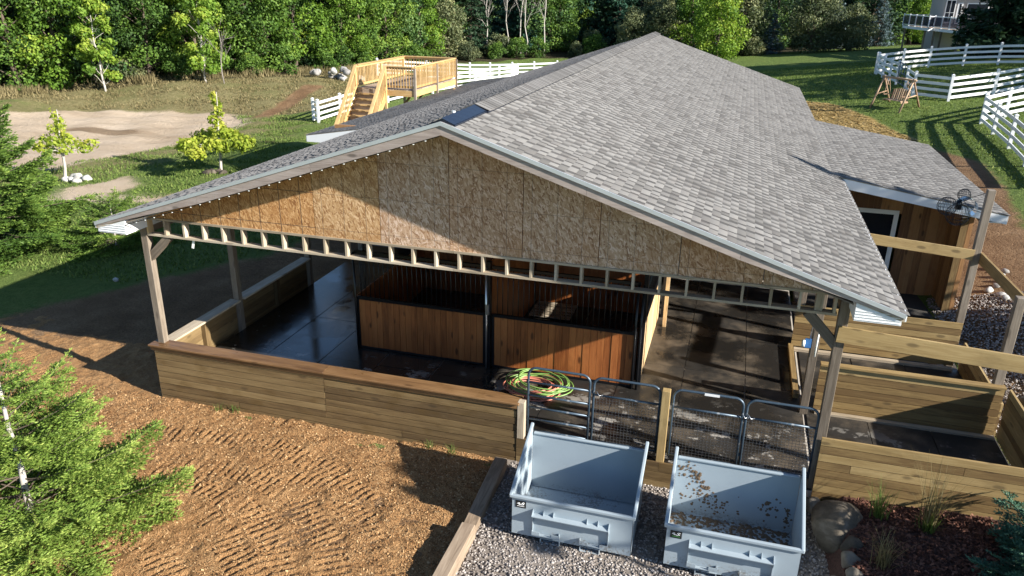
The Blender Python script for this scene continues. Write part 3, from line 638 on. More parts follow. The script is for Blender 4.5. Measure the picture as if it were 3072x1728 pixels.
# front gable strand-board sheets with real gaps
seams = [-.58+1.2235*k for k in range(11)]
zg = lambda x: ZR-.15-SL*abs(x-XR)
for xa, xb in zip(seams[:-1], seams[1:]):
    xb2 = xb-.012; pts = [(xa, 3.31), (xb2, 3.31)]
    za, zb = max(zg(xa), 3.311), max(zg(xb2), 3.311)
    if max(za, zb) < 3.33: continue
    top = [(xb2, zb)] + ([(XR, zg(XR))] if xa < XR < xb2 else []) + [(xa, za)]
    # split at 2.44 m sheet joint
    mb = MB(); mb.prism([(x, .025, z) for x, z in pts+top], (0, .012, 0)); mb.build('strand_board_sheet', 'osb_orange' if xa < 3.0 else ('osb_mid' if xa < 4.2 else 'osb'), barn)
# header ladder
for z0, nm in ((2.962, 'header_chord'), (3.272, 'header_chord')):
    for xa, xb in ((-.40, 5.6), (5.605, 11.5)):
        boxo(nm, (xa, 0, z0), (xb, .14, z0+.038), 'frame_wood', barn)
for k in range(28): boxo('header_block', (.4064*k-.019, .002, 3.0), (.4064*k+.019, .138, 3.272), 'frame_wood', barn)
boxo('header_block', (-.40, .002, 3.0), (-.362, .138, 3.272), 'pine_pale', barn)
boxo('header_block', (11.44, .002, 3.0), (11.478, .138, 3.272), 'frame_wood', barn)
boxo('header_block', (11.19, .04, 3.0), (11.30, .138, 3.272), 'frame_wood', barn)
# posts
LP, RP = (-.56, -.42), (11.53, 11.67)
for yy in (0.0, 2.42, 5.45): boxo('post', (LP[0], yy+.003, -.5), (LP[1], yy+.14, 3.2), 'grey_wood', barn, .006)
for yy in (0.0, 2.43, 5.45): boxo('post', (RP[0], yy+.003, -.5), (RP[1], yy+.14, 3.2), 'grey_wood', barn, .006)
for yy in (8.4,): boxo('post', (LP[0], yy, -.5), (LP[1], yy+.14, 3.2), 'grey_wood', barn, .006)
board('knee_brace', (-.47, .07, 2.50), (.02, .07, 2.955), .14, .10, 'grey_wood', barn)
board('knee_brace', (11.56, .07, 2.48), (11.10, .07, 2.955), .14, .10, 'grey_wood', barn)
for xx in (-.49, 11.6):     # side plate beams
    boxo('side_beam', (xx-.04, .15, 2.98), (xx+.04, 9.8, 3.16), 'grey_wood', barn)
# inner structure: plank gable ceiling and far walls
for yy in np.arange(1.2, 26, 2.4):
    mb = MB(); mb.prism([(XR, yy, ZR-.13), (XR_E-.8, yy, ZE+.05), (XR_E-.8, yy, ZE-.12), (XR, yy, ZR-.32), (XL_E+.8, yy, ZE-.12), (XL_E+.8, yy, ZE+.05)], (0, .04, 0)); mb.build('rafter', 'grey_wood', barn)
boxo('rear_wall', (-.5, 26.4, -.5), (11.7, 26.5, 3.3), 'cedar', barn)
mb = MB(); mb.prism([(-.5, 26.44, 3.3), (11.7, 26.44, 3.3), (XR, 26.44, ZR-.16)], (0, .05, 0)); mb.build('rear_gable', 'cedar', barn)
boxo('inner_wall', (-.4, 12.3, 0), (11.6, 12.4, 3.4), 'cedar', barn)
boxo('side_wall', (-.55, 12.4, -.4), (-.45, 26.4, 3.2), 'cedar', barn)
boxo('side_wall', (11.6, 9.9, -.4), (11.7, 26.4, 3.2), 'cedar', barn)
boxo('wing_wall', (-2.45, 10.9, -.6), (-.5, 11.0, 3.2), 'cedar', barn); boxo('wing_wall', (-2.55, 10.9, -.6), (-2.45, 26, 3.0), 'cedar', barn)
boxo('wing_wall', (15.3, 9.95, -.2), (15.38, 16.5, 2.6), 'cedar', barn); boxo('wing_wall', (11.7, 16.42, -.2), (15.3, 16.5, 2.75), 'cedar', barn)
# recessed wing wall clad in upright boards, with a white-framed opening
bx = 11.75; k = 0
while bx < 15.16:
    wd = [.235, .235, .18, .235, .28][k % 5]; xb = min(bx+wd-.004, 15.16)
    dep = .004*(k % 3)
    if xb > 12.96 and bx < 13.98 and bx >= 12.9 and bx < 13.9: boxo('siding_board', (bx, 9.80-dep, 2.12), (xb, 9.825, wz(bx)-.09), 'cedar', barn)
    else: boxo('siding_board', (bx, 9.80-dep, 0), (xb, 9.825, wz(bx)-.09), 'cedar', barn)
    bx += wd; k += 1
yy = 8.66; k = 0
while yy < 9.79:
    wd = .235; boxo('siding_board', (15.16, yy, 0), (15.185+.003*(k % 2), min(yy+wd-.004, 9.79), 2.72), 'cedar', barn); yy += wd; k += 1
boxo('corner_board', (15.15, 8.62, 0), (15.30, 8.65, 2.72), 'pine_pale', barn).data = box_mesh(2.72, .03, .15, 'treated_new'); 
boxo('corner_board', (15.31, 8.62, 0), (15.40, 8.66, 2.70), 'cedar', barn)
win = boxo('window_pane', (12.98, 9.86, .0), (13.96, 9.88, 2.1), 'window_glass', barn)
for lo, hi in (((13.9, 9.775, 0), (14.01, 9.795, 2.2)), ((12.87, 9.775, 2.09), (13.899, 9.795, 2.2)), ((12.87, 9.775, 0), (12.97, 9.795, 2.089))): boxo('window_frame', lo, hi, 'white_trim', win)

# ---------------------------------------------------------------- front and side knee walls
fw = thing('knee_wall', 'brown board knee wall closing the open barn front left of the gates', 'board wall', (3.1, -.05, -.45))
rows = 9; bh = .1335
for r in range(rows):
    z1 = .715-r*bh; z0 = z1-bh+.013
    cuts = [-.60, 3.08, 6.75] if r < 7 else ([-.60, 1.2, 4.6, 6.75] if r == 7 else [-.6, 3.08, 6.75])
    for xa, xb in zip(cuts[:-1], cuts[1:]): boxo('board', (xa, -.085-.003*((r*7+int(xa*3)) % 3), z0), (xb-.006, -.045, z1), 'treated', fw)
boxo('cap', (-.68, -.155, .725), (3.1, .16, .764), 'cap_brown', fw, .006); boxo('cap', (3.103, -.155, .725), (6.8, .16, .762), 'cap_brown', fw, .006)
boxo('cap_trim', (-.66, -.11, .64), (6.75, -.0885, .722), 'cap_brown', fw)
for xx in (1.2, 3.05, 4.9): boxo('stud', (xx, -.04, -.45), (xx+.09, .05, .72), 'treated', fw)
boxo('end_post', (6.765, -.105, .06), (6.885, .03, .765), 'frame_wood', fw, .005)
boxo('threshold_board', (6.757, -.10, -.12), (9.2, -.06, .055), 'treated', fw); boxo('threshold_board', (9.204, -.10, -.12), (11.5, -.06, .055), 'treated', fw)
boxo('threshold_board', (6.757, -.095, -.30), (11.5, -.06, -.124), 'treated', fw); boxo('threshold_board', (6.757, -.097, -.5), (11.5, -.06, -.304), 'treated', fw)
sw = thing('knee_wall', 'low board wall with grey capped top along the shaded open barn side', 'board wall', (-.5, 2.7, -.45))
for r in range(9):
    z1 = .70-r*bh
    for ya, yb in ((.15, 2.415), (2.565, 5.44)): boxo('board', (-.55, ya, z1-bh+.005), (-.512-.002*(r % 3), yb, z1), 'treated', sw)
boxo('cap', (-.62, .165, .705), (-.36, 2.41, .744), 'frame_wood', sw); boxo('cap', (-.62, 2.565, .705), (-.36, 5.43, .744), 'frame_wood', sw)
for yy in (1.2, 3.9): boxo('stud', (-.505, yy, 0.02), (-.415, yy+.14, .70), 'treated', sw)
gp = thing('gate_post', 'square treated gate post standing between the two pairs of gates', 'post', (9.21, -.06, .05))
boxo('shaft', (9.145, -.07, .03), (9.275, .06, 1.37), 'treated_new', gp, .006)

# ---------------------------------------------------------------- floor and rubber mats
mb = MB(); mb.box((-.45, -.045, -.14), (11.62, 12.3, -.022)); floor = struct(mb.build('barn_floor', 'seam_dust', None))
mb = MB(); mb.box((11.63, .02, -.14), (14.85, 8.3, -.022)); floor2 = struct(mb.build('pen_floor', 'dark_under', None))
mb = MB(); mb.box((11.75, 8.305, -.2), (15.42, 9.9, -.02)); floor3 = struct(mb.build('wing_floor', 'dark_under', None))
r_ = np.random.default_rng(3)
def mats(x0, x1, y0, y1, w_, d_, par, gap=.016):
    x = x0; i = 0
    while x < x1-.1:
        xb = min(x+w_, x1); y = y0+(0 if i % 2 == 0 else 0)
        while y < y1-.1:
            yb = min(y+d_, y1); boxo('rubber_mat', (x, y, -.021), (xb-gap*r_.uniform(.4, 1.6), yb-gap*r_.uniform(.4, 1.6), r_.uniform(-.004, .002)), 'mat', par); y += d_
        x += w_; i += 1
mats(-.42, 11.6, -.03, 9.0, 1.22, 1.83, floor); mats(11.66, 14.84, .04, 8.3, 1.06, 1.6, floor2)

# ---------------------------------------------------------------- stall fronts
def stall_front(label, x0, x1, nb, post_right):
    t = thing('horse_stall', label, 'stall', ((x0+x1)/2, 2.45, 0), None); y = 2.45
    boxo('bottom_rail', (x0, y-.02, .01), (x1, y+.03, .06), 'black_metal', t); boxo('middle_rail', (x0, y-.03, 1.135), (x1, y+.03, 1.20), 'black_metal', t); boxo('top_rail', (x0, y-.025, 2.16), (x1, y+.03, 2.22), 'black_metal', t)
    boxo('side_rail', (x0, y-.03, .06), (x0+.05, y+.03, 1.13), 'black_metal', t); boxo('side_rail', (x1-.05, y-.03, .06), (x1, y+.03, 1.13), 'black_metal', t)
    wd = (x1-x0-.1)/nb
    for i in range(nb): boxo('plank', (x0+.05+i*wd, y-.016-.0025*((i*3) % 4), .06), (x0+.05+(i+1)*wd-.005, y+.022, 1.135), 'pine', t)
    nbar = int((x1-x0)/.105)
    mb = MB(); mb.tube([(0, 0, -.48), (0, 0, .48)], .0095, 7); bar = mb.mesh('bar', 'black_metal', True)
    for i in range(1, nbar): obj('bar', bar, t, Matrix.Translation((x0+(x1-x0)*i/nbar, y, 1.68)))
    for xx in ((x0-.005,) if not post_right else (x1-.03, x1+.07)):
        mb = MB(); mb.tube([(xx, y-.06, 0), (xx, y-.06, 2.2)], .024, 8); mb.build('door_post', 'black_metal', t, True)
    return t
s1 = stall_front('shaded pine plank stall front with black bars, farther from the aisle', 2.50, 5.36, 21, False)
s2 = stall_front('sunlit pine plank stall front with black bars, beside the aisle', 5.50, 8.42, 20, True)
dp = thing('stall_divider_post', 'black steel post between the two stall fronts with a grey latch', 'post', (5.43, 2.45, 0))
boxo('shaft', (5.385, 2.39, 0), (5.475, 2.51, 2.3), 'black_metal', dp); mb = MB(); mb.tube([(5.40, 2.36, 0), (5.40, 2.36, 2.2)], .022, 8); mb.build('slide_rod', 'steel', dp, True)
boxo('latch', (5.39, 2.335, 1.2), (5.46, 2.385, 1.42), 'steel', dp)
st = thing('stall_box', 'plank walls of the two horse stalls behind the barred fronts', 'stall', (5.5, 4.4, 0))
def plank_wall(par, x0, x1, y0, y1, z0, z1, mat, wd=.2):
    horiz_x = (x1-x0) > (y1-y0); L = (x1-x0) if horiz_x else (y1-y0); n = max(1, int(L/wd)); s = L/n
    for i in range(n):
        if horiz_x: boxo('plank', (x0+i*s, y0-.002*(i % 3), z0), (x0+(i+1)*s-.004, y1, z1), mat, par)
        else: boxo('plank', (x0-.002*(i % 3), y0+i*s, z0), (x1, y0+(i+1)*s-.004, z1), mat, par)
plank_wall(st, 2.5, 8.4, 6.2, 6.24, .01, 2.4, 'pine'); plank_wall(st, 5.41, 5.45, 2.53, 6.19, .01, 2.3, 'pine'); plank_wall(st, 8.47, 8.51, 2.75, 6.15, .01, 1.2, 'pine_pale')
plank_wall(st, 2.46, 2.495, 2.5, 6.19, .01, 1.2, 'pine')
for lo, hi in (((8.45, 2.75, 1.2), (8.52, 6.15, 1.25)), ((8.46, 2.62, 0), (8.54, 2.70, 2.3)), ((5.40, 6.08, 0), (5.46, 6.19, 2.9)), ((8.45, 2.75, 2.16), (8.52, 6.15, 2.22))): boxo('rail', lo, hi, 'black_metal', st)
mb = MB(); mb.tube([(0, 0, -.46), (0, 0, .46)], .0095, 7); bar = mb.mesh('bar', 'black_metal', True)
for i in range(31): obj('bar', bar, st, Matrix.Translation((8.485, 2.85+i*.105, 1.71)))
boxo('door_edge', (8.56, 6.16, 0), (8.66, 6.26, 2.9), 'black_metal', st); boxo('door_trim', (8.66, 5.62, 0), (8.74, 5.70, 2.9), 'pine_pale', st)
for i in range(6): boxo('bedding_pallet_slat', (5.55, 5.15+i*.16, .06), (6.55, 5.27+i*.16, .085), 'frame_wood', st)

# ---------------------------------------------------------------- gates
def gate(label, x0, x1, z0, z1, mid, kind, leftround=True):
    t = thing('gate', label, 'gate', ((x0+x1)/2, .05, z0), 'tube gates across the barn entrance'); y = .05; r0 = .021; R0 = .14
    path = [(x0, y, z0)]
    for i in range(7):
        th = math.pi-i*math.pi/12; path.append((x0+R0+R0*math.cos(th), y, z1-R0+R0*math.sin(th)))
    for i in range(7):
        th = math.pi/2-i*math.pi/12; path.append((x1-R0+R0*math.cos(th), y, z1-R0+R0*math.sin(th)))
    path.append((x1, y, z0)); mb = MB(); mb.tube(path, r0, 10); mb.build('outer_frame', 'gate', t, True)
    for zz in mid:
        mb = MB(); mb.tube([(x0, y, zz), (x1, y, zz)], r0*.9, 8); mb.build('rail', 'gate', t, True)
    if kind == 'mesh':
        zt = mid[0]-.02; mb = MB(); n = int((x1-x0)/.052)
        for i in range(1, n): xx = x0+(x1-x0)*i/n; mb.tube([(xx, y, z0+.02), (xx, y, zt)], .0028, 4, cap=False)
        m_ = int((zt-z0)/.052)
        for i in range(1, m_): zz = z0+(zt-z0)*i/m_; mb.tube([(x0, y+.004, zz), (x1, y+.004, zz)], .0028, 4, cap=False)
        stuff(mb.build('wire_mesh', 'steel', t))
    for zz in (z0+.2, z1-.3): boxo('hinge', (x0-.035, y-.012, zz), (x0+.0, y+.012, zz+.05), 'gate', t)
    return t
g1 = gate('dark tube gate with six plain rails and no mesh, beside the knee wall', 6.91, 7.965, .14, 1.385, [1.11, .86, .63, .40, .18], 'bar')
g2 = gate('dark tube gate with wire mesh, next to the plain barred gate', 8.03, 9.115, .15, 1.375, [1.055, .17], 'mesh')
g3 = gate('dark wire mesh gate with a white maker label on its top tube', 9.325, 10.41, .14, 1.375, [1.055, .16], 'mesh')
boxo('maker_label', (9.80, .0215, 1.352), (10.03, .0275, 1.392), 'sticker_white', g3)
g4 = gate('dark wire mesh gate hung on the weathered corner post', 10.465, 11.52, .15, 1.385, [1.06, .17], 'mesh')
for g, xx in ((g2, 8.08), (g3, 10.40), (g4, 10.49)):
    mb = MB(); mb.tube([(xx, .03, 1.13), (xx+.05, .0, 1.07), (xx+.10, .03, 1.08), (xx+.06, .05, 1.0)], .008, 5); mb.build('latch_chain', 'steel', g, True)

# ---------------------------------------------------------------- self-dumping hoppers
def hopper(label, x0, dirty):
    zb = -.42; mt = 'hopper_dirty' if dirty else 'hopper'; t = thing('hopper', label, 'hopper', (x0+.92, -1.45, zb))
    W_ = 1.80; x1 = x0+W_; yf, yb = -2.02, -.86; zf, zs, zk = .335, .86, .72; zfl = -.26; th = .006
    og = ((x0+x1)/2, (yf+yb)/2, zb)
    mb = MB()
    for xx in (x0, x1-th): mb.prism([(xx, yf, zfl-.08), (xx, yf, zf), (xx, yb, zs), (xx, yb+.02, zfl-.02)], (th, 0, 0))
    mb.prism([(x0, yf, zfl-.08), (x1, yf, zfl-.08), (x1, yf, zf), (x0, yf, zf)], (0, th, 0))
    mb.prism([(x0+.01, yb-.01, zfl), (x1-.01, yb-.01, zfl), (x1-.01, yb-.0, zk), (x0+.01, yb-.0, zk)], (0, th, 0))
    mb.prism([(x0+.01, yf+.01, zfl), (x1-.01, yf+.01, zfl), (x1-.01, yb, zfl), (x0+.01, yb, zfl)], (0, 0, -th))
    body = mb.build('body', mt, t, origin=og)
    # skirt down to the ground
    mb = MB(); mb.box((x0+.03, yf+.025, zb+.09), (x1-.03, yf+.04, zfl)); mb.box((x0+.03, yb-.05, zb+.09), (x1-.03, yb-.035, zfl)); mb.build('base_skirt', mt, t, origin=og)
    # rolled rim
    for nm, p0, p1 in (('rim', (x0-.03, yf-.012, zf), (x1+.03, yf-.012, zf)), ('rim', (x0-.008, yf-.03, zf), (x0-.008, yb+.02, zs+.012)), ('rim', (x1+.008, yf-.03, zf), (x1+.008, yb+.02, zs+.012)), ('rim', (x0+.02, yb+.0, zk), (x1-.02, yb+.0, zk))):
        mb = MB(); mb.beam(p0, p1, .055 if p0[1] != p1[1] or p0[2] == zf else .04, .05); o = mb.build(nm, mt, t, origin=og)
        bv = o.modifiers.new('b', 'BEVEL'); bv.width = .012; bv.segments = 2
    # front bracket frame with gussets
    y = yf-.002; xa, xb = x0+.33, x1-.33
    mb = MB(); mb.box((xa, y-.10, .085), (xb, y, .097)); mb.build('bracket_shelf', mt, t, origin=og)
    for xx in (xa, xb-.01):
        mb = MB(); mb.prism([(xx, y, .16), (xx, y-.10, .10), (xx, y-.035, -.02), (xx, y-.03, -.26), (xx, y, -.28)], (.01, 0, 0)); mb.build('bracket_side', mt, t, origin=og)
    for xx in (xa+.16, xa+.31, xb-.33, xb-.17):
        mb = MB(); mb.prism([(xx, y, .17), (xx, y-.045, .10), (xx, y, .098)], (.01, 0, 0)); mb.build('gusset', mt, t, origin=og)
    for xx in (xa, xb-.42):
        mb = MB(); mb.box((xx, y-.055, -.27), (xx+.42, y-.004, -.255)); mb.box((xx, y-.055, -.255), (xx+.012, y-.004, -.19)); mb.box((xx+.408, y-.055, -.255), (xx+.42, y-.004, -.19)); mb.box((xx, y-.058, -.255), (xx+.12, y-.05, -.20)); mb.box((xx+.30, y-.058, -.255), (xx+.42, y-.05, -.20)); mb.build('hinge_bracket', mt, t, origin=og)
    for xx in (xa+.12, xb-.42):
        mb = MB(); mb.box((xx, yf-.02, zb), (xx+.3, yb+.05, zb+.012)); mb.box((xx, yf-.02, zb+.09), (xx+.3, yb+.05, zb+.10)); mb.box((xx, yf-.02, zb+.012), (xx+.012, yb+.05, zb+.09)); mb.box((xx+.288, yf-.02, zb+.012), (xx+.3, yb+.05, zb+.09)); mb.build('fork_pocket', mt, t, origin=og)
    stk = boxo('sticker', (x0+.06, yf-.005, .14), (x0+.22, yf-.001, .26), 'sticker', t)
    yy = yf-.0075
    mb = MB()
    mb.tube([(x0+.085, yy, .205), (x0+.10, yy, .222), (x0+.118, yy, .225), (x0+.125, yy, .213), (x0+.10, yy, .208), (x0+.118, yy, .196), (x0+.135, yy, .198)], .005, 5)
    mb.tube([(x0+.20, yy, .228), (x0+.175, yy, .236), (x0+.155, yy, .225), (x0+.175, yy, .213), (x0+.19, yy, .203), (x0+.165, yy, .194), (x0+.135, yy, .198)], .005, 5); mb.build('sticker_mark', 'sticker_white', stk)
    boxo('sticker_mark', (x0+.085, yf-.007, .163), (x0+.195, yf-.005, .172), 'sticker_green' if dirty else 'sticker_white', stk)
    return t
h1 = hopper('clean pale blue-grey steel hopper standing before the plain barred gate', 7.235, False)
h2 = hopper('pale blue-grey steel hopper soiled inside with dried manure', 9.50, True)
r_ = np.random.default_rng(5); V = []; F = []
def clump(cx, cz, s, ysurf):
    n = len(V); k = 7
    ring = [(cx+s*math.cos(2*math.pi*i/k)*r_.uniform(.6, 1.2), ysurf, cz+s*math.sin(2*math.pi*i/k)*r_.uniform(.6, 1.3)) for i in range(k)]
    V.extend(ring+[(cx, ysurf-s*.45, cz)]); F.extend([(n+i, n+(i+1) % k, n+k) for i in range(k)])
yp = -.865
for i in range(210):
    q = r_.random()
    if q < .5: t_ = r_.random(); cx, cz = 9.62+.55*t_+r_.normal(0, .09), .62-.75*t_+r_.normal(0, .06)
    elif q < .75: cx, cz = r_.uniform(9.6, 10.5), -.02+r_.normal(0, .12)
    elif q < .88: cx, cz = 10.95+r_.normal(0, .09), .12+r_.normal(0, .08)
    else: cx, cz = 11.2+r_.normal(0, .04), r_.uniform(-.2, .15)
    if 9.53 < cx < 11.26 and cz < .68: clump(cx, cz, r_.uniform(.01, .034), yp)
stuff(obj('manure_crust', npmesh('manure_crust', V, F, 'dung'), h2))
V = []; F = []
for i in range(420):
    n = len(V); k = 6; cx, cy = r_.uniform(9.53, 11.26), -.89-abs(r_.normal(0, .28)); s = r_.uniform(.012, .04)
    if cy < -1.95: continue
    V.extend([(cx+s*math.cos(i_)*r_.uniform(.6, 1.3), cy+s*math.sin(i_)*r_.uniform(.6, 1.3), -.2585) for i_ in np.linspace(0, 5.2, k)]+[(cx, cy, -.258+s*.6)]); F.extend([(n+i_, n+(i_+1) % k, n+k) for i_ in range(k)])
stuff(obj('manure_litter', npmesh('manure_litter', V, F, 'dung'), h2))
tt = board('edge_timber', (6.60, -4.6, -.34), (6.62, -2.2, -.31), .22, .26, 'tie', None, (1, 0, 0), .012); tag(tt, 'short pale square timber edging the gravel, nearer end of the row', 'timber')
tt = board('edge_timber', (6.60, -2.15, -.42), (6.55, -.30, -.36), .22, .24, 'tie', None, (1, 0, 0), .012); tag(tt, 'dark shaded square timber edging the gravel, touching the knee wall', 'timber')

# ---------------------------------------------------------------- hose coils
def coil(name, label, mat, cx, cy, r0, loops, seed, z0):
    r_ = np.random.default_rng(seed); path = []; n = loops*26
    ph = r_.uniform(0, 6, 4)
    for i in range(n):
        th = i*2*math.pi/26; k = i/n
        rr = r0*(1+.13*math.sin(th*.37+ph[0])+.10*math.sin(th*1.21+ph[1]))
        path.append((cx+rr*1.15*math.cos(th)+.10*math.sin(th*.21+ph[2]), cy+rr*.92*math.sin(th)+.08*math.cos(th*.17+ph[3]), z0+.025+k*.13+.03*math.sin(th*.9+ph[2])))
    mb = MB(); mb.tube(path, .0135, 6); return tag(mb.build(name, mat, None, True), label, 'hose')
coil('garden_hose', 'coiled red garden hose heaped under the green one on the mats', 'red_hose', 6.55, 1.72, .40, 7, 4, .0)
coil('garden_hose', 'coiled bright green garden hose on the mats behind the plain gate', 'green_hose', 6.68, 1.80, .46, 9, 9, .05)

# ---------------------------------------------------------------- board pens on the sunny side
def pen_wall(label, p0, p1, z1, rows, mat, cap=None, bh=.14, splits=None):
    t = thing('pen_wall', label, 'board wall', ((p0[0]+p1[0])/2, (p0[1]+p1[1])/2, 0)); d = Vector((p1[0]-p0[0], p1[1]-p0[1], 0)); nrm = Vector((-d.y, d.x, 0)).normalized()
    for r in range(rows):
        z = z1-bh*(r+.5); off = nrm*(.002*((r*5) % 4))
        cut = [0, 1] if not splits or r % 2 == 0 else [0, splits[r % len(splits)], 1]
        for u0, u1 in zip(cut[:-1], cut[1:]):
            board('board', Vector((p0[0], p0[1], z))+d*u0+off, Vector((p0[0], p0[1], z))+d*(u1-.0015)+off, bh-.012, .038, mat, t)
    if cap: board('cap', (p0[0], p0[1], z1+.02), (p1[0], p1[1], z1+.02), cap, .038, 'treated_new', t, (-d.y, d.x, 0))
    return t
w1 = pen_wall('long yellowish board wall of the pen above the bark bed', (11.60, -.06), (15.6, -.06), .985, 8, 'treated_new', splits=[.12, .5, .78])
w2 = pen_wall('capped board wall dividing the two pens', (11.78, 2.62), (14.8, 2.62), .96, 7, 'treated_new', .14)
w3 = pen_wall('shaded board wall of the farther pen, below the wing', (11.5, 5.42), (14.75, 5.42), 1.02, 7, 'treated_new')
w4 = pen_wall('outer board wall of the nearer pen', (14.86, .0), (14.86, 2.55), 1.0, 7, 'treated_new')
w5 = pen_wall('outer board wall of the farther pen', (14.86, 2.72), (14.86, 5.38), .62, 5, 'treated_new')
def pen_post(label, x, y, h, z0=-.3):
    t = thing('pen_post', label, 'post', (x, y, z0)); boxo('shaft', (x-.07, y-.07, z0), (x+.07, y+.07, h), 'grey_wood', t, .006); return t
pen_post('weathered post at the outer corner between the two pens', 14.70, 2.74, 2.62)
pen_post('tall weathered post at the outer far pen corner', 14.70, 5.55, 3.80)
pen_post('weathered post at the outer near pen corner', 15.0, .06, 2.75)
def rail(label, p0, p1, h=.245, mat='treated_new'): return tag(board('pen_rail', p0, p1, h, .04, mat, None), label, 'beam')
rail('sunlit overhead plank from the barn corner post across the near pen', (11.55, -.025, 2.70), (15.0, -.035, 2.53)); rail('overhead plank on the tall post in front of the wing', (11.68, 5.46, 2.70), (14.64, 5.46, 2.48), .21)
rail('overhead plank between the tall post and the pen corner post', (14.79, 5.55, 2.42), (14.79, 2.7, 2.50), .22)
sill = boxo('sill_timber', (11.44, 3.0, -.015), (11.54, 5.38, .10), 'treated_new', None); tag(sill, 'low timber sill along the mats beside the pens', 'timber')
sill = boxo('sill_timber', (11.56, 5.22, -.015), (14.7, 5.34, .05), 'frame_wood', None); tag(sill, 'pale timber strip at the foot of the farther pen wall', 'timber')
sill = boxo('sill_timber', (11.8, 2.48, -.015), (14.8, 2.585, .04), 'frame_wood', None); tag(sill, 'pale timber strip at the foot of the dividing pen wall', 'timber')
ob = thing('outlet_box', 'blue outlet box with grey conduit on the inner barn post', 'outlet', (11.5, 2.42, 1.4))
boxo('box', (11.42, 2.385, 1.36), (11.53, 2.425, 1.53), 'blue_plastic', ob); mb = MB(); mb.tube([(11.37, 2.39, 1.44), (11.42, 2.39, 1.44)], .065, 12); mb.build('cover', 'bulb', ob, True)
mb = MB(); mb.tube([(11.50, 2.40, 1.53), (11.51, 2.40, 1.9), (11.55, 2.40, 2.2), (11.56, 2.40, 3.0)], .012, 6); mb.build('conduit', 'steel', ob, True)
mb = MB(); mb.tube([(11.62, 2.40, 1.2), (11.63, 2.40, 1.75)], .016, 6); mb.build('conduit', 'bulb', ob, True)

# cage fan hung beside the wing eave
def cage(c, r, par, nm='cage'):
    mb = MB(); c = Vector(c)
    for k in range(9):
        th = math.pi*k/9; d = Vector((math.cos(th), math.sin(th), 0)); mb.tube([c+(d*math.cos(u)+Vector((0, 0, 1))*math.sin(u))*r for u in np.linspace(0, 2*math.pi, 19)[:-1]], .004, 4, True)
    for k in range(1, 6):
        z = -r+2*r*k/6; q = math.sqrt(max(r*r-z*z, 0)); mb.tube([c+Vector((q*math.cos(u), q*math.sin(u), z)) for u in np.linspace(0, 2*math.pi, 19)[:-1]], .004, 4, True)
    return mb.build(nm, 'black_metal', par)
fan = thing('cage_fan', 'black wire cage fan with bright metal shrouds hung beside the wing eave', 'fan', (14.58, 7.1, 2.7))
cage((14.38, 7.1, 3.05), .20, fan); cage((14.66, 7.1, 3.32), .13, fan); cage((14.62, 7.1, 2.88), .24, fan)
mb = MB()
for k in range(10):
    t0, t1 = math.pi*(k/10*1.2-.3), math.pi*((k+1)/10*1.2-.3)
    P0 = (14.76+.20*math.cos(t0), 7.0, 3.06+.20*math.sin(t0)); P1 = (14.76+.20*math.cos(t1), 7.0, 3.06+.20*math.sin(t1)); mb.poly([P0, P1, (P1[0], 7.26, P1[2]), (P0[0], 7.26, P0[2])])
mb.build('shroud', 'chrome', fan, True)
mb = MB(); mb.tube([(14.60, 7.1, 3.0), (14.60, 7.1, 3.2)], [.07, .05], 12); mb.build('motor', 'black_metal', fan, True)
mb = MB(); mb.tube([(14.62, 7.1, 3.2), (14.66, 6.4, 3.45), (14.70, 5.63, 3.74)], .008, 5); mb.tube([(14.66, 7.1, 3.2), (14.66, 6.3, 3.2), (14.70, 5.63, 3.3)], .008, 5); mb.build('hanger', 'black_metal', fan)
# string of small lights under the left rake
sl = thing('string_light', 'string of small clear bulbs along the underside of the rake', 'string light', (2.3, -.5, 4.2))
zf = lambda x: ZR-.20-SL*abs(x-XR)
mb = MB(); mb.tube([(x, -.525, zf(x)) for x in np.linspace(-.35, 5.6, 40)], .008, 4); mb.build('cable', 'black_metal', sl)
mb = MB(); mb.box((-.011, -.004, -.006), (.011, .004, .006)); bm_ = mb.mesh('bulb', 'bulb')
for i in range(30): x = -.3+i*.196; obj('bulb', bm_, sl, Matrix.Translation((x, -.535, zf(x)-.012)))
tp = board('hanging_strap', (.56, .05, 2.96), (.53, .03, 2.80), .05, .004, 'bulb', None, (1, 0, 0)); tag(tp, 'short white strap hanging from the header near the corner brace', 'strap')

# ================================================================ DECK WITH STAIR
dk = thing('viewing_deck', 'raised new timber deck with baluster railing and a stair', 'deck', (-4.2, 20.8, -.6))
DX0, DX1, DY0, DY1, DZ, RT = -5.42, -2.92, 18.4, 23.2, 3.40, 4.30
y = DY0; k = 0
while y < DY1-.05: boxo('floor_board', (DX0, y, DZ-.03), (DX1, y+.137, DZ-.003*(k % 2)), 'deck_grey', dk); y += .142; k += 1
for lo, hi in (((DX0, DY0-.04, DZ-.27), (DX1, DY0-.002, DZ-.032)), ((DX0, DY1+.002, DZ-.27), (DX1, DY1+.04, DZ-.032)), ((DX1+.002, DY0, DZ-.27), (DX1+.04, DY1, DZ-.032)), ((DX0-.04, DY0, DZ-.27), (DX0-.002, DY1, DZ-.032))): boxo('rim_joist', lo, hi, 'deck_wood', dk)
for x, y, z0 in ((DX1+.06, DY0-.02, -.6), (DX1+.06, (DY0+DY1)/2, -.6), (DX1+.06, DY1, -.6), (DX0-.06, DY1, -.6), (DX0-.06, (DY0+DY1)/2, -.6), (-4.14, DY0-.06, 2.6), (DX0-.06, DY0-.06, 2.6)):
    boxo('post', (x-.045, y-.045, z0), (x+.045, y+.045, RT-.05), 'grey_wood' if x > -3 else 'deck_wood', dk)
for x, y in ((-4.4, 19.5), (-4.4, 21.0), (-3.4, 22)): board('brace', (x, y, 1.9), (x+.9, y, 3.1), .09, .04, 'deck_wood', dk)
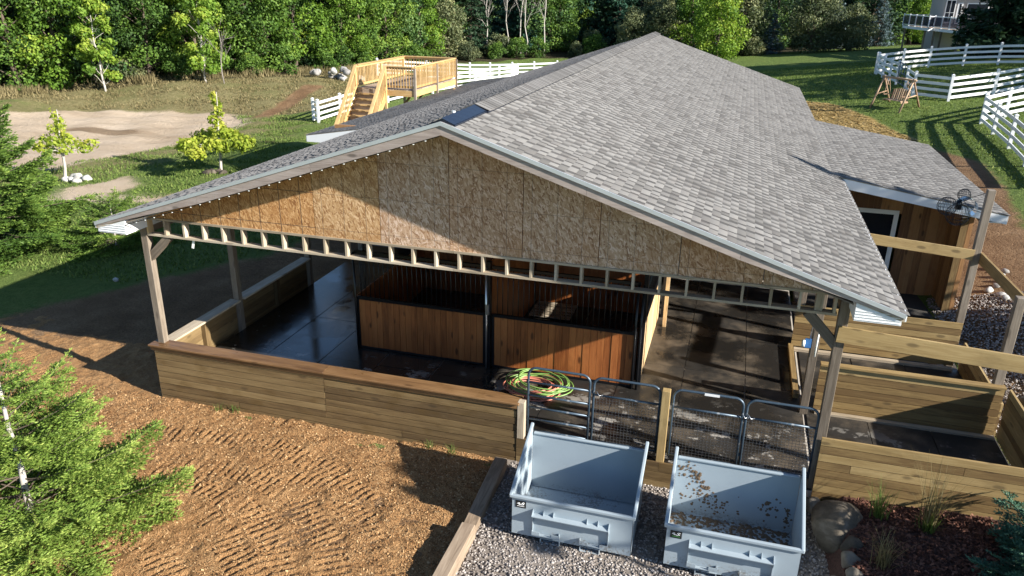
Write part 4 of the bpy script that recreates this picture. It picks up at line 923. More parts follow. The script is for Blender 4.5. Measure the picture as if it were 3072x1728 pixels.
def railing(p0, p1, z0a, z0b, hgt, n, mat='deck_wood'):
    a_ = Vector(p0); b_ = Vector(p1)
    A0 = Vector((a_.x, a_.y, z0a)); B0 = Vector((b_.x, b_.y, z0b)); d = (B0-A0).normalized()
    side = Vector((-(b_-a_).y, (b_-a_).x, 0)).normalized()
    board('top_rail', A0+Vector((0, 0, hgt)), B0+Vector((0, 0, hgt)), .14, .038, mat, dk, side)
    board('sub_rail', A0+Vector((0, 0, hgt-.07)), B0+Vector((0, 0, hgt-.07)), .085, .036, mat, dk)
    board('sub_rail', A0+Vector((0, 0, .11)), B0+Vector((0, 0, .11)), .085, .036, mat, dk)
    for i in range(n):
        q = A0.lerp(B0, (i+.5)/n)+side*.03; boxo('baluster', (q.x-.017, q.y-.017, q.z+.06), (q.x+.017, q.y+.017, q.z+hgt-.05), mat, dk)
railing((DX0, DY0), (DX0, DY1), DZ, DZ, .9, 36); railing((DX0, DY1), (DX1, DY1), DZ, DZ, .9, 19); railing((DX1, DY1), (DX1, DY0), DZ, DZ, .9, 36); railing((DX1, DY0), (-4.16, DY0), DZ, DZ, .9, 10, 'deck_wood')
SLP = 1.03; NS = 19; run = 3.55/NS
for i in range(NS):
    z = DZ-(i+1)*(DZ+.55)/(NS+1); y = DY0-.06-i*run/(SLP*.0+1)
    boxo('tread', (DX0+.05, y-.27, z-.038), (-4.18, y, z), 'deck_wood', dk)
    boxo('riser', (DX0+.05, y-.002, z), (-4.18, y+.018, z+.165), 'deck_grey', dk)
yb = DY0-.06-NS*run
for x in (DX0+.02, -4.17): board('stringer', (x, DY0-.02, DZ-.25), (x, yb-.2, -.5), .28, .04, 'deck_wood', dk)
railing((DX0-.02, yb), (DX0-.02, DY0-.06), -.5, DZ, .9, 30); railing((-4.14, DY0-.06), (-4.14, yb), DZ, -.5, .9, 30)

# ================================================================ WHITE RAIL FENCES
def fence(label, pts, h=1.42, name='rail_fence', group='white vinyl rail fences'):
    zz = [gzf(*p_) for p_ in pts]; t = thing(name, label, 'fence', (pts[0][0], pts[0][1], zz[0]), None)
    mb = MB(); mb.box((-.065, -.065, -.3), (.065, .065, h-.06)); pm = mb.mesh('post', 'vinyl')
    cm = MB(); cm.prism([(-.08, -.08, 0), (.08, -.08, 0), (.08, .08, 0), (-.08, .08, 0)], (0, 0, .025)); n = len(cm.V); cm.V += [(0, 0, .075)]; cm.F += [(4, 5, n), (5, 6, n), (6, 7, n), (7, 4, n)]; cm_ = cm.mesh('post_cap', 'vinyl')
    for (x, y), z in zip(pts, zz):
        po = obj('post', pm, t, Matrix.Translation((x, y, z))); obj('post_cap', cm_, po, Matrix.Translation((x, y, z+h-.06)))
    for (p0, z0), (p1, z1) in zip(list(zip(pts, zz))[:-1], list(zip(pts, zz))[1:]):
        for hh in (.20, .53, .86, 1.19): board('rail', (*p0, z0+hh), (*p1, z1+hh), .145, .04, 'vinyl', t)
    return t
fence('white four-rail fence climbing the slope below the house', [(18.25,46.8),(20.1,48.5),(21.95,49.7),(23.95,49.2),(25.7,48.0),(28.2,46.6),(30.8,45.3)])
fence('short white fence run from the slope corner down to the dark field gate', [(18.3,46.55),(18.45,45.0),(18.65,43.6),(18.86,42.2)])
fence('white four-rail fence in shade bending away behind the swing', [(18.99,39.8),(18.98,37.3),(20.6,36.3),(23.05,37.65),(25.6,39.0),(28,40)])
fence('sunlit white fence corner leading back above the lawn', [(21.1,31.3),(22.3,32.15),(24.6,33.6),(27,35)])
fence('sunlit white fence running toward the barn wing along the lawn', [(21.05,31.15),(20.95,28.6),(20.7,25.2),(20.3,21.6),(19.9,18.0)])
fence('white fence at the grass edge passing behind the deck stair', [(-15.7,32.2),(-15.05,31.65),(-15.0,34.4),(-14.6,37.0),(-14.1,39.7),(-13.6,42.4),(-12.9,45.2),(-12.2,48),(-11.35,50.8),(-10.3,54),(-9.4,56.6)])
fence('white far paddock fence in front of the woods', [(-21,52.5),(-19,53.7),(-17.2,54.6),(-15.4,55.3),(-13.65,55.95),(-12,56.7),(-10.2,57.6),(-8.4,58.5),(-6.5,59.5),(-4.6,60.4),(-2.6,61.3)])
fg = thing('field_gate', 'dark tube field gate between white fence posts', 'gate', (18.92, 41, gzf(18.92, 41)))
z0, z1 = gzf(18.86, 42.2), gzf(18.99, 39.8)
for hh in (.2, .5, .8, 1.1, 1.35): mb = MB(); mb.tube([(18.87, 42.1, z0+hh), (18.99, 39.9, z1+hh)], .03, 6); mb.build('rail', 'gate', fg, True)
for u in (0.02, .33, .66, .98):
    x, y, z = 18.87+.12*u, 42.1-2.2*u, z0+(z1-z0)*u; mb = MB(); mb.tube([(x, y, z+.2), (x, y, z+1.35)], .025, 6); mb.build('upright', 'gate', fg, True)

# ================================================================ SWING
zs = gzf(17.7, 34.8); swg = thing('porch_swing', 'cedar log swing with A-frame legs and slatted bench on the lawn', 'swing', (17.75, 35, zs))
AL, AR = Vector((17.15, 35.7, gzf(17.15, 35.7)+1.52)), Vector((18.36, 34.3, gzf(18.36, 34.3)+1.52))
for top, feet in ((AL, ((16.61, 35.21), (17.7, 36.25))), (AR, ((17.83, 33.77), (18.95, 34.85)))):
    ft = [Vector((*q, gzf(*q))) for q in feet]
    for q in ft: mb = MB(); mb.tube([q, top+(top-q)*.04], [.055, .045], 8); mb.build('leg', 'swing_wood', swg, True)
    m0, m1 = ft[0].lerp(top, .45), ft[1].lerp(top, .45); mb = MB(); mb.tube([m0, m1], .035, 8); mb.build('cross_bar', 'swing_wood', swg, True)
dv = (AR-AL).normalized(); mb = MB(); mb.tube([AL-dv*.15, AR+dv*.15], .055, 8); mb.build('top_beam', 'swing_wood', swg, True)
nv = Vector((-dv.y, dv.x, 0)).normalized(); ctr = (AL+AR)/2; ctr.z = zs+.42
for q, sg in ((AL, 1), (AR, -1)):
    mb = MB(); mb.tube([q+dv*sg*.08, q+dv*sg*.35+Vector((0, 0, -.4))], .03, 6); mb.build('corner_brace', 'swing_wood', swg, True)
for i in range(6): p_ = ctr+nv*(-.22+i*.085); board('seat_slat', p_-dv*.55, p_+dv*.55, .07, .025, 'swing_wood', swg, nv)
for i in range(9):
    p_ = ctr+dv*(-.5+i*.125)+nv*.27; hgt = .50+.10*math.sin(math.pi*i/8); board('back_slat', p_, p_+Vector((0, 0, hgt))+nv*.13, .085, .022, 'swing_wood', swg, dv)
for sg in (-1, 1):
    e = ctr+dv*.58*sg; board('arm', e-nv*.28+Vector((0, 0, .24)), e+nv*.30+Vector((0, 0, .26)), .09, .03, 'swing_wood', swg, dv); board('side_frame', e-nv*.26+Vector((0, 0, -.06)), e+nv*.30+Vector((0, 0, -.05)), .09, .035, 'swing_wood', swg)
    for s2 in (-1, 1): mb = MB(); mb.tube([e+nv*.26*s2+Vector((0, 0, .25)), Vector((e.x, e.y, AL.z-.05))], .012, 5); mb.build('hanger', 'swing_wood', swg)

# ================================================================ HOUSE ON THE RISE
hs = thing('house', 'pale sided house with french doors on a raised deck', 'house', (30, 74, 2.5))
mb = MB(); mb.box((26.4, 70, 2.2), (38, 76, 7.7)); hw = mb.build('wall', 'house_wall', hs)
for k in range(33): boxo('siding_course', (26.395, 69.985, 2.3+k*.16), (38, 70.0, 2.31+k*.16), 'house_wall', hw)
mb = MB(); mb.prism([(25.8, 69.4, 7.65), (38.6, 69.4, 7.65), (38.6, 72.95, 8.5), (25.8, 72.95, 8.5)], (0, 0, .2)); mb.prism([(25.8, 76.6, 7.65), (38.6, 76.6, 7.65), (38.6, 73, 8.5), (25.8, 73, 8.5)], (0, 0, .2)); mb.build('roof', 'roof_far', hs)
for x0, x1, z0, z1, nm in ((26.45, 27.25, 5.0, 7.0, 'french_door'), (27.40, 27.85, 4.95, 6.75, 'door'), (28.15, 29.9, 4.95, 6.75, 'window'), (27.6, 28.0, 2.6, 4.2, 'window'), (28.2, 29.4, 2.5, 4.3, 'window')):
    d = boxo(nm, (x0, 69.93, z0), (x1, 69.985, z1), 'white_trim', hs); n = 2 if nm == 'french_door' else 1
    for i in range(n):
        a0 = x0+.07+(x1-x0-.07)*i/n; a1 = x0+(x1-x0-.07)*(i+1)/n
        if nm == 'door': a0 += .08; a1 -= .08
        zs_ = [z0+.12, z0+(z1-z0)*.45, z1-.08]
        for za, zb in zip(zs_[:-1], zs_[1:]): boxo('pane', (a0, 69.915, za+.02), (a1, 69.928, zb-.02), 'window_glass', d)
boxo('eave_trim', (26.3, 69.9, 7.25), (38, 69.98, 7.5), 'white_trim', hs)
hd = [(23.5,71.7),(24.6,66.0),(25.1,66.4),(26.3,60.5),(31,61.5),(31,69.9),(26.2,69.9),(26,72.5)]
mb = MB(); mb.prism([(x, y, 4.45) for x, y in hd], (0, 0, .22)); dkk = mb.build('deck', 'white_trim', hs)
mb = MB(); mb.prism([(x*.985+.42, y, 4.672) for x, y in hd], (0, 0, .02)); mb.build('deck_floor', 'deck_grey', dkk)
for (xa, ya), (xb, yb_) in zip(hd[:4], hd[1:5]):
    L = math.hypot(xb-xa, yb_-ya); n = max(1, round(L/1.5))
    board('hand_rail', (xa, ya, 5.62), (xb, yb_, 5.62), .06, .07, 'white_trim', dkk); board('bottom_rail', (xa, ya, 4.80), (xb, yb_, 4.80), .05, .05, 'white_trim', dkk)
    for i in range(n+1):
        x, y = xa+(xb-xa)*i/n, ya+(yb_-ya)*i/n; boxo('rail_post', (x-.05, y-.05, 4.67), (x+.05, y+.05, 5.72), 'white_trim', dkk)
        if i < n: x2, y2 = xa+(xb-xa)*(i+1)/n, ya+(yb_-ya)*(i+1)/n; board('glass_panel', (x, y, 5.2), (x2, y2, 5.2), .74, .01, 'glass', dkk)
board('hand_rail', (23.5, 71.7, 5.62), (26, 72.5, 5.62), .06, .07, 'white_trim', dkk)
for x, y in ((23.75, 71.5), (24.7, 67.5), (25.3, 66.8), (25.5, 65), (26.2, 62.0), (27.2, 64), (28.6, 61.5)): boxo('deck_post', (x-.07, y-.07, gzf(x, y)-.2), (x+.07, y+.07, 4.45), 'grey_wood', hs)
gr = thing('garage', 'small grey-roofed garage with white trim beyond the lawn shrubs', 'garage', (29.5, 114, .6))
mb = MB(); mb.box((27.6, 112, -.2), (31.5, 118, 1.9)); mb.build('wall', 'house_wall', gr); boxo('door', (28.6, 111.95, .1), (29.6, 111.99, 1.5), 'vinyl', gr)
mb = MB(); mb.prism([(27.2, 111.5, 1.75), (31.9, 111.5, 1.75), (31.9, 114.9, 3.0), (27.2, 114.9, 3.0)], (0, 0, .12)); mb.build('roof', 'roof_far', gr); boxo('eave_trim', (27.2, 111.45, 1.66), (31.9, 111.5, 1.78), 'vinyl', gr)
for i in range(5):
    mb = MB(); mb.tube([(21.5+i*.5, 95, 3.55-.42*i), (24.5+i*.55, 90, 4.15-.42*i)], .022, 4); tag(mb.build('power_line', 'steel', None), 'bright overhead wire in front of the dark woods', 'wire', 'overhead wires before the woods')

# ================================================================ STONES
def rock(name, label, mat, x, y, z, sx, sy, sz, seed, group=None, parent=None, sub=3, cl=.45):
    import bmesh
    r_ = np.random.default_rng(seed); bm = bmesh.new(); bmesh.ops.create_icosphere(bm, subdivisions=sub, radius=1)
    D = r_.normal(size=(11, 3)); D /= np.linalg.norm(D, axis=1)[:, None]; cut = r_.uniform(cl, .95, 11)
    for v_ in bm.verts:
        p_ = np.array(v_.co); 
        for d_, c_ in zip(D, cut):
            q = p_@d_
            if q > c_: p_ = p_-d_*(q-c_)*.85
        p_ *= 1+.05*math.sin(p_[0]*5+seed)*math.sin(p_[1]*6+seed*2)
        v_.co = Vector((p_[0]*sx, p_[1]*sy, p_[2]*sz))
    me = bpy.data.meshes.new(name); bm.to_mesh(me); bm.free()
    for p_ in me.polygons: p_.use_smooth = True
    me.materials.append(M[mat]); o = obj(name, me, parent, Matrix.Translation((x, y, z)) @ Matrix.Rotation(r_.uniform(0, 6), 4, 'Z'))
    if label: tag(o, label, 'rock', group)
    return o
rock('boulder', 'largest rounded boulder beside the soiled hopper at the bed edge', 'boulder', 11.93, -.70, -.14, .42, .47, .38, 1, cl=.68)
for i, (x, y, z, s) in enumerate([(12.07,-1.18,-.06,.20),(12.02,-1.48,-.10,.19),(12.08,-1.78,-.14,.21),(11.98,-2.05,-.2,.18),(12.12,-2.32,-.2,.22),(12.05,-2.62,-.22,.22),(11.85,-1.75,-.32,.16),(11.62,-.38,-.05,.2)]):
    rock('boulder', 'small field stone in the row edging the bark bed', 'boulder', x, y, z, s*.85, s*.72, s*.7, 10+i, 'stones edging the bark bed', cl=.6)
rock('boulder', 'grey cracked boulder on the gravel outside the farther pen', 'boulder', 15.85, 3.9, .12, .42, .36, .28, 31)
for i in range(26):
    x, y = 16.3+.9*math.sin(i*.9)*.25+.035*i*0, 11.2-i*.30; x += .5-.02*i
    rock('edge_stone', 'pale cobble in the stone line between gravel and mulch strip', 'white_rock', x+.1*math.sin(i*2.3), y, gzf(x, y)+.04, .13, .11, .09, 50+i, 'cobbles along the mulch strip', None, 2)
r_ = np.random.default_rng(77)
for i in range(16):
    x, y = -21.7+r_.normal(0, .9), 46.9+r_.normal(0, .5); rock('pile_rock', 'white rock in the heap at the woods edge', 'white_rock', x, y, gzf(x, y)+.15+.3*(i % 3), .38, .33, .30, 90+i, 'heap of white rocks at the woods edge', None, 2)
for i in range(9):
    x, y = -17.75+r_.normal(0, .4), 15.6+r_.normal(0, .3); rock('tree_rock', 'white rock ringing the smaller young tree', 'white_rock', x, y, gzf(x, y)+.08, .24, .2, .15, 120+i, 'white rocks at the smaller young tree', None, 2)
for i in range(5):
    x, y = -12.9+r_.normal(0, .35), 18.2+r_.normal(0, .25); rock('tree_rock', 'grey rock at the foot of the larger young tree', 'boulder', x, y, gzf(x, y)+.06, .24, .2, .16, 140+i, 'rocks at the larger young tree', None, 2)
rock('lone_rock', 'single pale stone lying in the barn shadow', 'white_rock', -6.4, 5.1, gzf(-6.4, 5.1)+.04, .10, .08, .08, 160, None, None, 2)
rb = MB(); rb.tube([(15.95, 3.2, .35), (16.0, 3.15, .22), (16.05, 3.2, .12), (16.12, 3.1, .06)], [.02, .045, .03, .012], 5); tag(rb.build('ribbon', 'ribbon', None), 'bright green ribbon beside the cracked boulder', 'ribbon')

# ================================================================ VEGETATION
def quads(P, Nn, S, r_, asp=.62):
    """one pointed leaf-shaped face per sample"""
    n = len(P); d = r_.normal(size=(n, 3)); d -= Nn*(d*Nn).sum(1)[:, None]; d /= np.linalg.norm(d, axis=1)[:, None]+1e-9; e = np.cross(Nn, d); S = S[:, None]
    Q = np.stack([P-d*S*.5, P+e*S*asp*.5-d*S*.05, P+d*S*.5, P-e*S*asp*.5-d*S*.05], 1)
    return Q.reshape(-1, 3)
def crown_mesh(name, blobs, n, size, mat, seed, shell=.55, droop=0.0):
    r_ = np.random.default_rng(seed); vol = np.array([b_[1][0]*b_[1][1]*b_[1][2] for b_ in blobs])**.75; cnt = r_.multinomial(n, vol/vol.sum())
    PP, NN, SS, TT = [], [], [], []
    for (c_, rad, tn), k in zip(blobs, cnt):
        u = r_.normal(size=(k, 3)); u /= np.linalg.norm(u, axis=1)[:, None]; rr = r_.random(k)**(1/3)*(1-shell)+shell
        rr *= 1+.22*np.sin(u[:, 0]*5+c_[0]*3)*np.sin(u[:, 1]*6+c_[1])+r_.normal(0, .10, k)
        PP.append(np.array(c_)+u*np.array(rad)*rr[:, None]); nn = u*.8+r_.normal(size=(k, 3))*.6+np.array([0, 0, .35]); NN.append(nn/np.linalg.norm(nn, axis=1)[:, None])
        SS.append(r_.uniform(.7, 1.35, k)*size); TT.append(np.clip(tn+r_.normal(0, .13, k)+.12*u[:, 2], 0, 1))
    P = np.concatenate(PP); V = quads(P, np.concatenate(NN), np.concatenate(SS), r_); T = np.repeat(np.concatenate(TT), 4)
    return npmesh(name, V, np.arange(len(V)).reshape(-1, 4), mat, T)
def limb(mb, p0, p1, r0, r1, r_, wob=.12, n=5, sides=6):
    p0 = Vector(p0); p1 = Vector(p1); L = (p1-p0).length; path = [p0]
    for i in range(1, n): q = p0.lerp(p1, i/n)+Vector(r_.normal(0, wob*L/n*1.2, 3)); path.append(q)
    path.append(p1); mb.tube(path, [r0+(r1-r0)*i/n for i in range(n+1)], sides); return path
def deciduous(name, seed, h, rad, base, n, size, mat, bark='bark_brown', nb=26, tone=.5, sparse=False, thick=1.0):
    r_ = np.random.default_rng(seed); blobs = []; mb = MB()
    tr = limb(mb, (0, 0, -.3), (r_.normal(0, .15), r_.normal(0, .15), h*.86), (.022*h+.015)*thick, .02*thick, r_, .05, 8, 8)
    for i in range(nb):
        k = (i+.5)/nb; z = base+(h-base)*k; prof = math.sin(math.pi*min(1, (k*.80+.20)))**.7; th = i*2.4+r_.uniform(-.4, .4); q = rad*prof*r_.uniform(.42, .95)
        c_ = (q*math.cos(th), q*math.sin(th), z+r_.normal(0, .2)); s = rad*r_.uniform(.24, .42)*(1 if not sparse else .7)
        blobs.append((c_, (s, s, s*.8), float(np.clip(tone+r_.normal(0, .16), 0, 1))))
        st = tr[min(len(tr)-1, max(1, int(8*max(z-.35*q-.1, base*.8)/(h*.86))))]; limb(mb, st, c_, (.007*h*(1-k*.6)+.006)*thick, .006, r_, .12, 4, 5)
    return mb.mesh(name+'_trunk', bark, True), crown_mesh(name+'_crown', blobs, n, size, mat, seed+1, .35 if sparse else .5)
def conifer(name, seed, h, rad, n, size, mat, base=.25, tone=.5, whorl=.42, curve=.85):
    """layered evergreen: whorls of drooping boughs carrying flat sprays"""
    r_ = np.random.default_rng(seed); mb = MB(); limb(mb, (0, 0, -.3), (0, 0, h), .018*h+.02, .01, r_, .015, 6, 8)
    bo = []; z = base
    while z < h-.15:
        k = (z-base)/(h-base); R_ = rad*(1-k)**curve*r_.uniform(.85, 1.12)+.06; nb = max(5, int(7+5*(1-k)))
        for j in range(nb): bo.append((z+r_.normal(0, .06), r_.uniform(0, 6.283), R_*r_.uniform(.72, 1.1)))
        z += whorl*(1-.45*k)*r_.uniform(.8, 1.2)
    tot = sum(q[2]**1.3 for q in bo); PP, NN, SS, TT = [], [], [], []
    for z, th, L in bo:
        k = max(6, int(n*L**1.3/tot)); s = r_.random(k)**.6; d = np.array([math.cos(th), math.sin(th), 0]); e = np.array([-math.sin(th), math.cos(th), 0])
        lat = r_.normal(0, 1, k)*(.22*L*(1.08-s)+.03); zz = z-.30*L*s+.22*L*s**2.6+r_.normal(0, .035*L+.01, k)-.10*np.abs(lat)
        PP.append(d*(s*L)[:, None]+e*lat[:, None]+np.stack([0*s, 0*s, zz], -1)); nn = np.array([0, 0, 1.0])+r_.normal(size=(k, 3))*.55+d*.25; NN.append(nn/np.linalg.norm(nn, axis=1)[:, None])
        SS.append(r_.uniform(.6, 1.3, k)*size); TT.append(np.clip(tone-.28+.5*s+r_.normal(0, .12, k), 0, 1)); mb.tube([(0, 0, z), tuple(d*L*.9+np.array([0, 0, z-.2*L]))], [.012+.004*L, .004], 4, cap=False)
    V = quads(np.concatenate(PP), np.concatenate(NN), np.concatenate(SS), r_, .38)
    return mb.mesh(name+'_trunk', 'bark_brown'), npmesh(name+'_crown', V, np.arange(len(V)).reshape(-1, 4), mat, np.repeat(np.concatenate(TT), 4))
def plant_tree(name, label, cat, protos, x, y, s=1.0, rot=0.0, group=None, dz=0.0, sz=None, z=None):
    tm, cm_ = protos[:2]; z = gzf(x, y) if z is None else z; t = thing(name, label, cat, (x, y, z), group)
    m = Matrix.Translation((x, y, z+dz)) @ Matrix.Rotation(rot, 4, 'Z') @ Matrix.Diagonal((s, s, sz or s, 1))
    obj('trunk', tm, t, m)
    if cm_ is not None: obj('crown', cm_, t, m)
    if len(protos) > 2: obj('bough', protos[2], t, m)
    return t
PT = {}
PT['maple'] = [deciduous('maple', 100+i, 10.0, 3.0, .8, 9500, .23, 'leaf_green', nb=34) for i in range(3)]
PT['bright'] = [deciduous('bright_maple', 200+i, 9.5, 2.7, .5, 9500, .23, 'leaf_bright', nb=32) for i in range(3)]
PT['dark'] = [deciduous('dark_tree', 300+i, 10.5, 3.0, .6, 8500, .24, 'leaf_dark', nb=32) for i in range(2)]
PT['grey'] = [deciduous('grey_tree', 400+i, 6.0, 2.6, .3, 6500, .24, 'leaf_grey', nb=30, tone=.55) for i in range(2)]
PT['bush'] = [deciduous('bush', 500+i, 2.6, 1.7, .1, 3000, .20, 'leaf_green', nb=16) for i in range(2)]
PT['greybush'] = [deciduous('grey_bush', 520+i, 2.4, 1.6, .1, 2800, .18, 'leaf_grey', nb=14) for i in range(2)]
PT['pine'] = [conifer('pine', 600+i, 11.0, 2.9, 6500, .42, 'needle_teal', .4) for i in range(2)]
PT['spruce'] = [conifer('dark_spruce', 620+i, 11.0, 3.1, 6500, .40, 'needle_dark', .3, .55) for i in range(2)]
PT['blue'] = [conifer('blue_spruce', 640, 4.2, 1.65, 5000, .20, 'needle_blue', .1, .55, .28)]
r_ = np.random.default_rng(2024)
def polyline(P, step):
    out = []; carry = 0
    for (x0, y0), (x1, y1) in zip(P[:-1], P[1:]):
        L = math.hypot(x1-x0, y1-y0); s = carry
        while s < L: u = s/L; out.append((x0+(x1-x0)*u, y0+(y1-y0)*u, -(y1-y0)/L, (x1-x0)/L)); s += step
        carry = s-L
    return out
EDGE = [(-46,29),(-40,33.5),(-36.5,37.5),(-32,42.3),(-27.5,46.5),(-24.8,51),(-23.4,57),(-22.2,63),(-19.8,69),(-15,74.5),(-8,78.5),(0,80),(4,80)]
def where(x, y):
    if x > 24: return 'beyond the house'
    if x > 3: return 'beyond the blue spruces'
    if x > -13: return 'behind the far paddock fence'
    if x > -20.5 and y > 62: return 'behind the bare white birches'
    if x > -24.5 or y > 52: return 'behind the timber deck'
    if x > -29: return 'behind the heap of white rocks'
    if x > -34: return 'behind the bare twiggy sapling'
    return 'beyond the far end of the sand'
LOOK = {'maple': ('maple_tree', 'green leafy tree'), 'bright': ('maple_tree', 'yellow-green leafy tree'), 'dark': ('oak_tree', 'dark green leafy tree'), 'pine': ('pine_tree', 'blue-green pine'), 'spruce': ('spruce_tree', 'dark spruce'), 'bush': ('shrub', 'green shrub'), 'greybush': ('shrub', 'grey-green shrub'), 'grey': ('willow_tree', 'rounded grey-green tree')}
def wood_tree(kind, x, y, s, row='fronting the woods'):
    nm, lk = LOOK[kind]; lb = lk+' '+row+' '+where(x, y)
    plant_tree(nm, lb, 'shrub' if 'bush' in kind else 'tree', PT[kind][int(r_.integers(len(PT[kind])))], x, y, s, r_.uniform(0, 6.28), 'woods: '+lb)
i = 0
for x, y, nx, ny in polyline(EDGE, 3.3):
    left = x < -25; mid = x > -21
    kinds = ['bright', 'maple', 'maple', 'bright', 'dark', 'maple'] if left else (['pine', 'grey', 'spruce', 'greybush', 'pine', 'maple', 'greybush'] if mid else ['maple', 'dark', 'bright', 'maple'])
    k = kinds[i % len(kinds)]
    if mid and k in ('pine', 'spruce', 'maple'): x += nx*3; y += ny*3
    wood_tree(k, x+nx*1.5+r_.normal(0, .5), y+ny*1.5+r_.normal(0, .5), r_.uniform(.85, 1.12)); i += 1
for x, y, nx, ny in polyline(EDGE, 3.4):
    wood_tree(['dark', 'maple', 'pine', 'dark', 'spruce', 'maple'][i % 6] if x < -21 else ['spruce', 'pine', 'dark', 'maple'][i % 4], x+nx*6+r_.normal(0, .6), y+ny*6+r_.normal(0, .6), r_.uniform(1.0, 1.25), 'amid the woods'); i += 1
for x, y, nx, ny in polyline(EDGE, 4.6):
    wood_tree(['spruce', 'dark', 'pine'][i % 3], x+nx*11+r_.normal(0, .8), y+ny*11+r_.normal(0, .8), r_.uniform(1.15, 1.4), 'deep in the woods'); i += 1
for x, y, nx, ny in polyline(EDGE, 3.0):
    if r_.random() < .55: wood_tree('bush' if r_.random() < .6 else 'greybush', x-nx*.6+r_.normal(0, .5), y-ny*.6+r_.normal(0, .4), r_.uniform(.5, .95), 'at the foot of the woods'); i += 1
for q in range(3):
    for x in np.arange(4, 66, 4.0):
        y = 94+q*7+r_.normal(0, 1)+(18 if x > 24 else 0); wood_tree(['spruce', 'dark', 'maple', 'dark', 'pine'][i % 5], x+r_.normal(0, .6)+q, y, r_.uniform(1.05, 1.35), 'deep in the woods' if q else 'fronting the woods'); i += 1
for x in np.arange(-3, 14, 2.6): wood_tree(['pine', 'dark', 'spruce'][int(x*7) % 3], x, 87+r_.normal(0, .6), r_.uniform(.9, 1.15), 'amid the woods')
for x in np.arange(-34, 24, 2.9): wood_tree(['pine', 'dark', 'spruce', 'maple'][int(x*3) % 4], x+r_.normal(0, .5), 104+r_.normal(0, 1), r_.uniform(1.2, 1.5), 'deep in the woods')
# single trees on the lawn edge
plant_tree('yellow_green_tree', 'rounded yellow-green tree just beyond the barn roof', 'tree', deciduous('yg', 701, 7.2, 2.6, .2, 9000, .24, 'leaf_bright', nb=40, tone=.62), 6.9, 72.5)
plant_tree('grey_green_tree', 'large rounded grey-green tree between the two blue spruces', 'tree', deciduous('gg', 702, 6.6, 3.0, .5, 10000, .22, 'leaf_grey', nb=44, tone=.5), 16.2, 78.2)
plant_tree('grey_green_tree', 'smaller rounded grey-green tree beside the garage', 'tree', deciduous('gg2', 703, 4.2, 2.3, .2, 7000, .20, 'leaf_grey', nb=34, tone=.55), 20.1, 78.6)
plant_tree('grey_green_tree', 'silvery green tree crown behind the yellow-green tree', 'tree', PT['grey'][0], 9.3, 78.5, 1.1)
plant_tree('blue_spruce', 'broad blue spruce at the far lawn edge', 'tree', PT['blue'][0], 12.3, 78.4, 1.0)
plant_tree('blue_spruce', 'slim blue spruce rising behind the smaller grey-green tree', 'tree', PT['blue'][0], 24.2, 90, 1.15, 1.0, None, 0, 1.5)
plant_tree('blue_spruce', 'blue spruce half hidden behind the large grey-green tree', 'tree', PT['blue'][0], 19.3, 86, 1.1, 2.2, None, 0, 1.4)
plant_tree('dark_shrub', 'brownish shrub in front of the broad blue spruce', 'shrub', PT['greybush'][0], 10.6, 76.3, .75)
plant_tree('dark_shrub', 'dark green shrub between the yellow-green tree and the blue spruce', 'shrub', PT['dark'][0], 9.6, 79.5, .42)
for x, s, lb in ((1.2, .9, 'rounded grey-green tree behind the peak of the barn roof'), (-2.3, .8, 'smaller rounded grey-green tree behind the barn ridge'), (3.9, 1.0, 'rounded bright green tree behind the barn roof peak')): plant_tree('rounded_tree', lb, 'tree', PT['grey' if s != 1.0 else 'bright'][0], x, 75+s*3, s, x)
plant_tree('house_spruce', 'huge dark spruce standing in front of the house', 'tree', conifer('house_spruce', 650, 13, 5.0, 36000, .5, 'needle_dark', .5, .6, .34), 29.2, 56.5)
plant_tree('roadside_maple', 'bright leafy tree beside the house deck', 'tree', PT['bright'][1], 30.5, 97, .8)
# trees standing beyond the picture's right side: they shade the lawn, the wing and the hoppers
for x, y, s, lb in ((31.8, 37.6, 1.05, 'tall maple on the rise right of the shaded fence'), (33.5, 42.5, 1.1, 'tall maple on the rise behind the shaded fence'), (36, 49, 1.1, 'tall maple below the house on the rise')): plant_tree('shade_maple', lb, 'tree', PT['maple'][int(x) % 3], x, y, s, x)
plant_tree('shade_pine', 'larger pine on the slope beside the wing', 'tree', PT['pine'][0], 23.0, 5.3, .745, 1.0)
plant_tree('young_tree', 'slender young tree above the bark bed', 'tree', deciduous('slim', 705, 5.3, .7, 4.3, 600, .13, 'leaf_bright', nb=10, sparse=True), 17.9, -4.15)

# young yellowish trees in the left yard
def young(name, seed, h, rad, base, n, size):
    r_ = np.random.default_rng(seed); mb = MB(); blobs = []; tr = limb(mb, (0, 0, -.2), (.25, 0, h), .075, .012, r_, .03, 8, 8)
    for i in range(13):
        th = i*2.4; q = rad*r_.uniform(.35, .95); z = base+.15+r_.uniform(0, .75)*(1.1-q/rad*.5); c_ = (q*math.cos(th), q*math.sin(th), z)
        limb(mb, (.05, 0, base-.05+.03*i), c_, .022, .006, r_, .1, 4, 5); s = rad*r_.uniform(.16, .28); blobs.append((c_, (s, s, s*.7), r_.uniform(.35, .75)))
    for i in range(6):
        z = base+.8+(h-base-1.0)*i/5; q = .28*(1-i/7); blobs.append(((.15+q*math.cos(i*2), q*math.sin(i*2), z), (.28*(1.2-i/8),)*2+(.26,), r_.uniform(.4, .75)))
    return mb.mesh(name+'_trunk', 'bark_pale', True), crown_mesh(name+'_crown', blobs, n, size, 'leaf_yellow', seed, .2)
plant_tree('young_tree', 'larger young yellow-leaved tree beyond the roof edge', 'tree', young('yt1', 711, 3.6, 1.95, 1.0, 3600, .17), -12.62, 18.5)
plant_tree('young_tree', 'smaller sparse yellow-leaved tree ringed with white rocks', 'tree', young('yt2', 712, 3.1, 1.35, 1.1, 1100, .16), -18.1, 15.15)
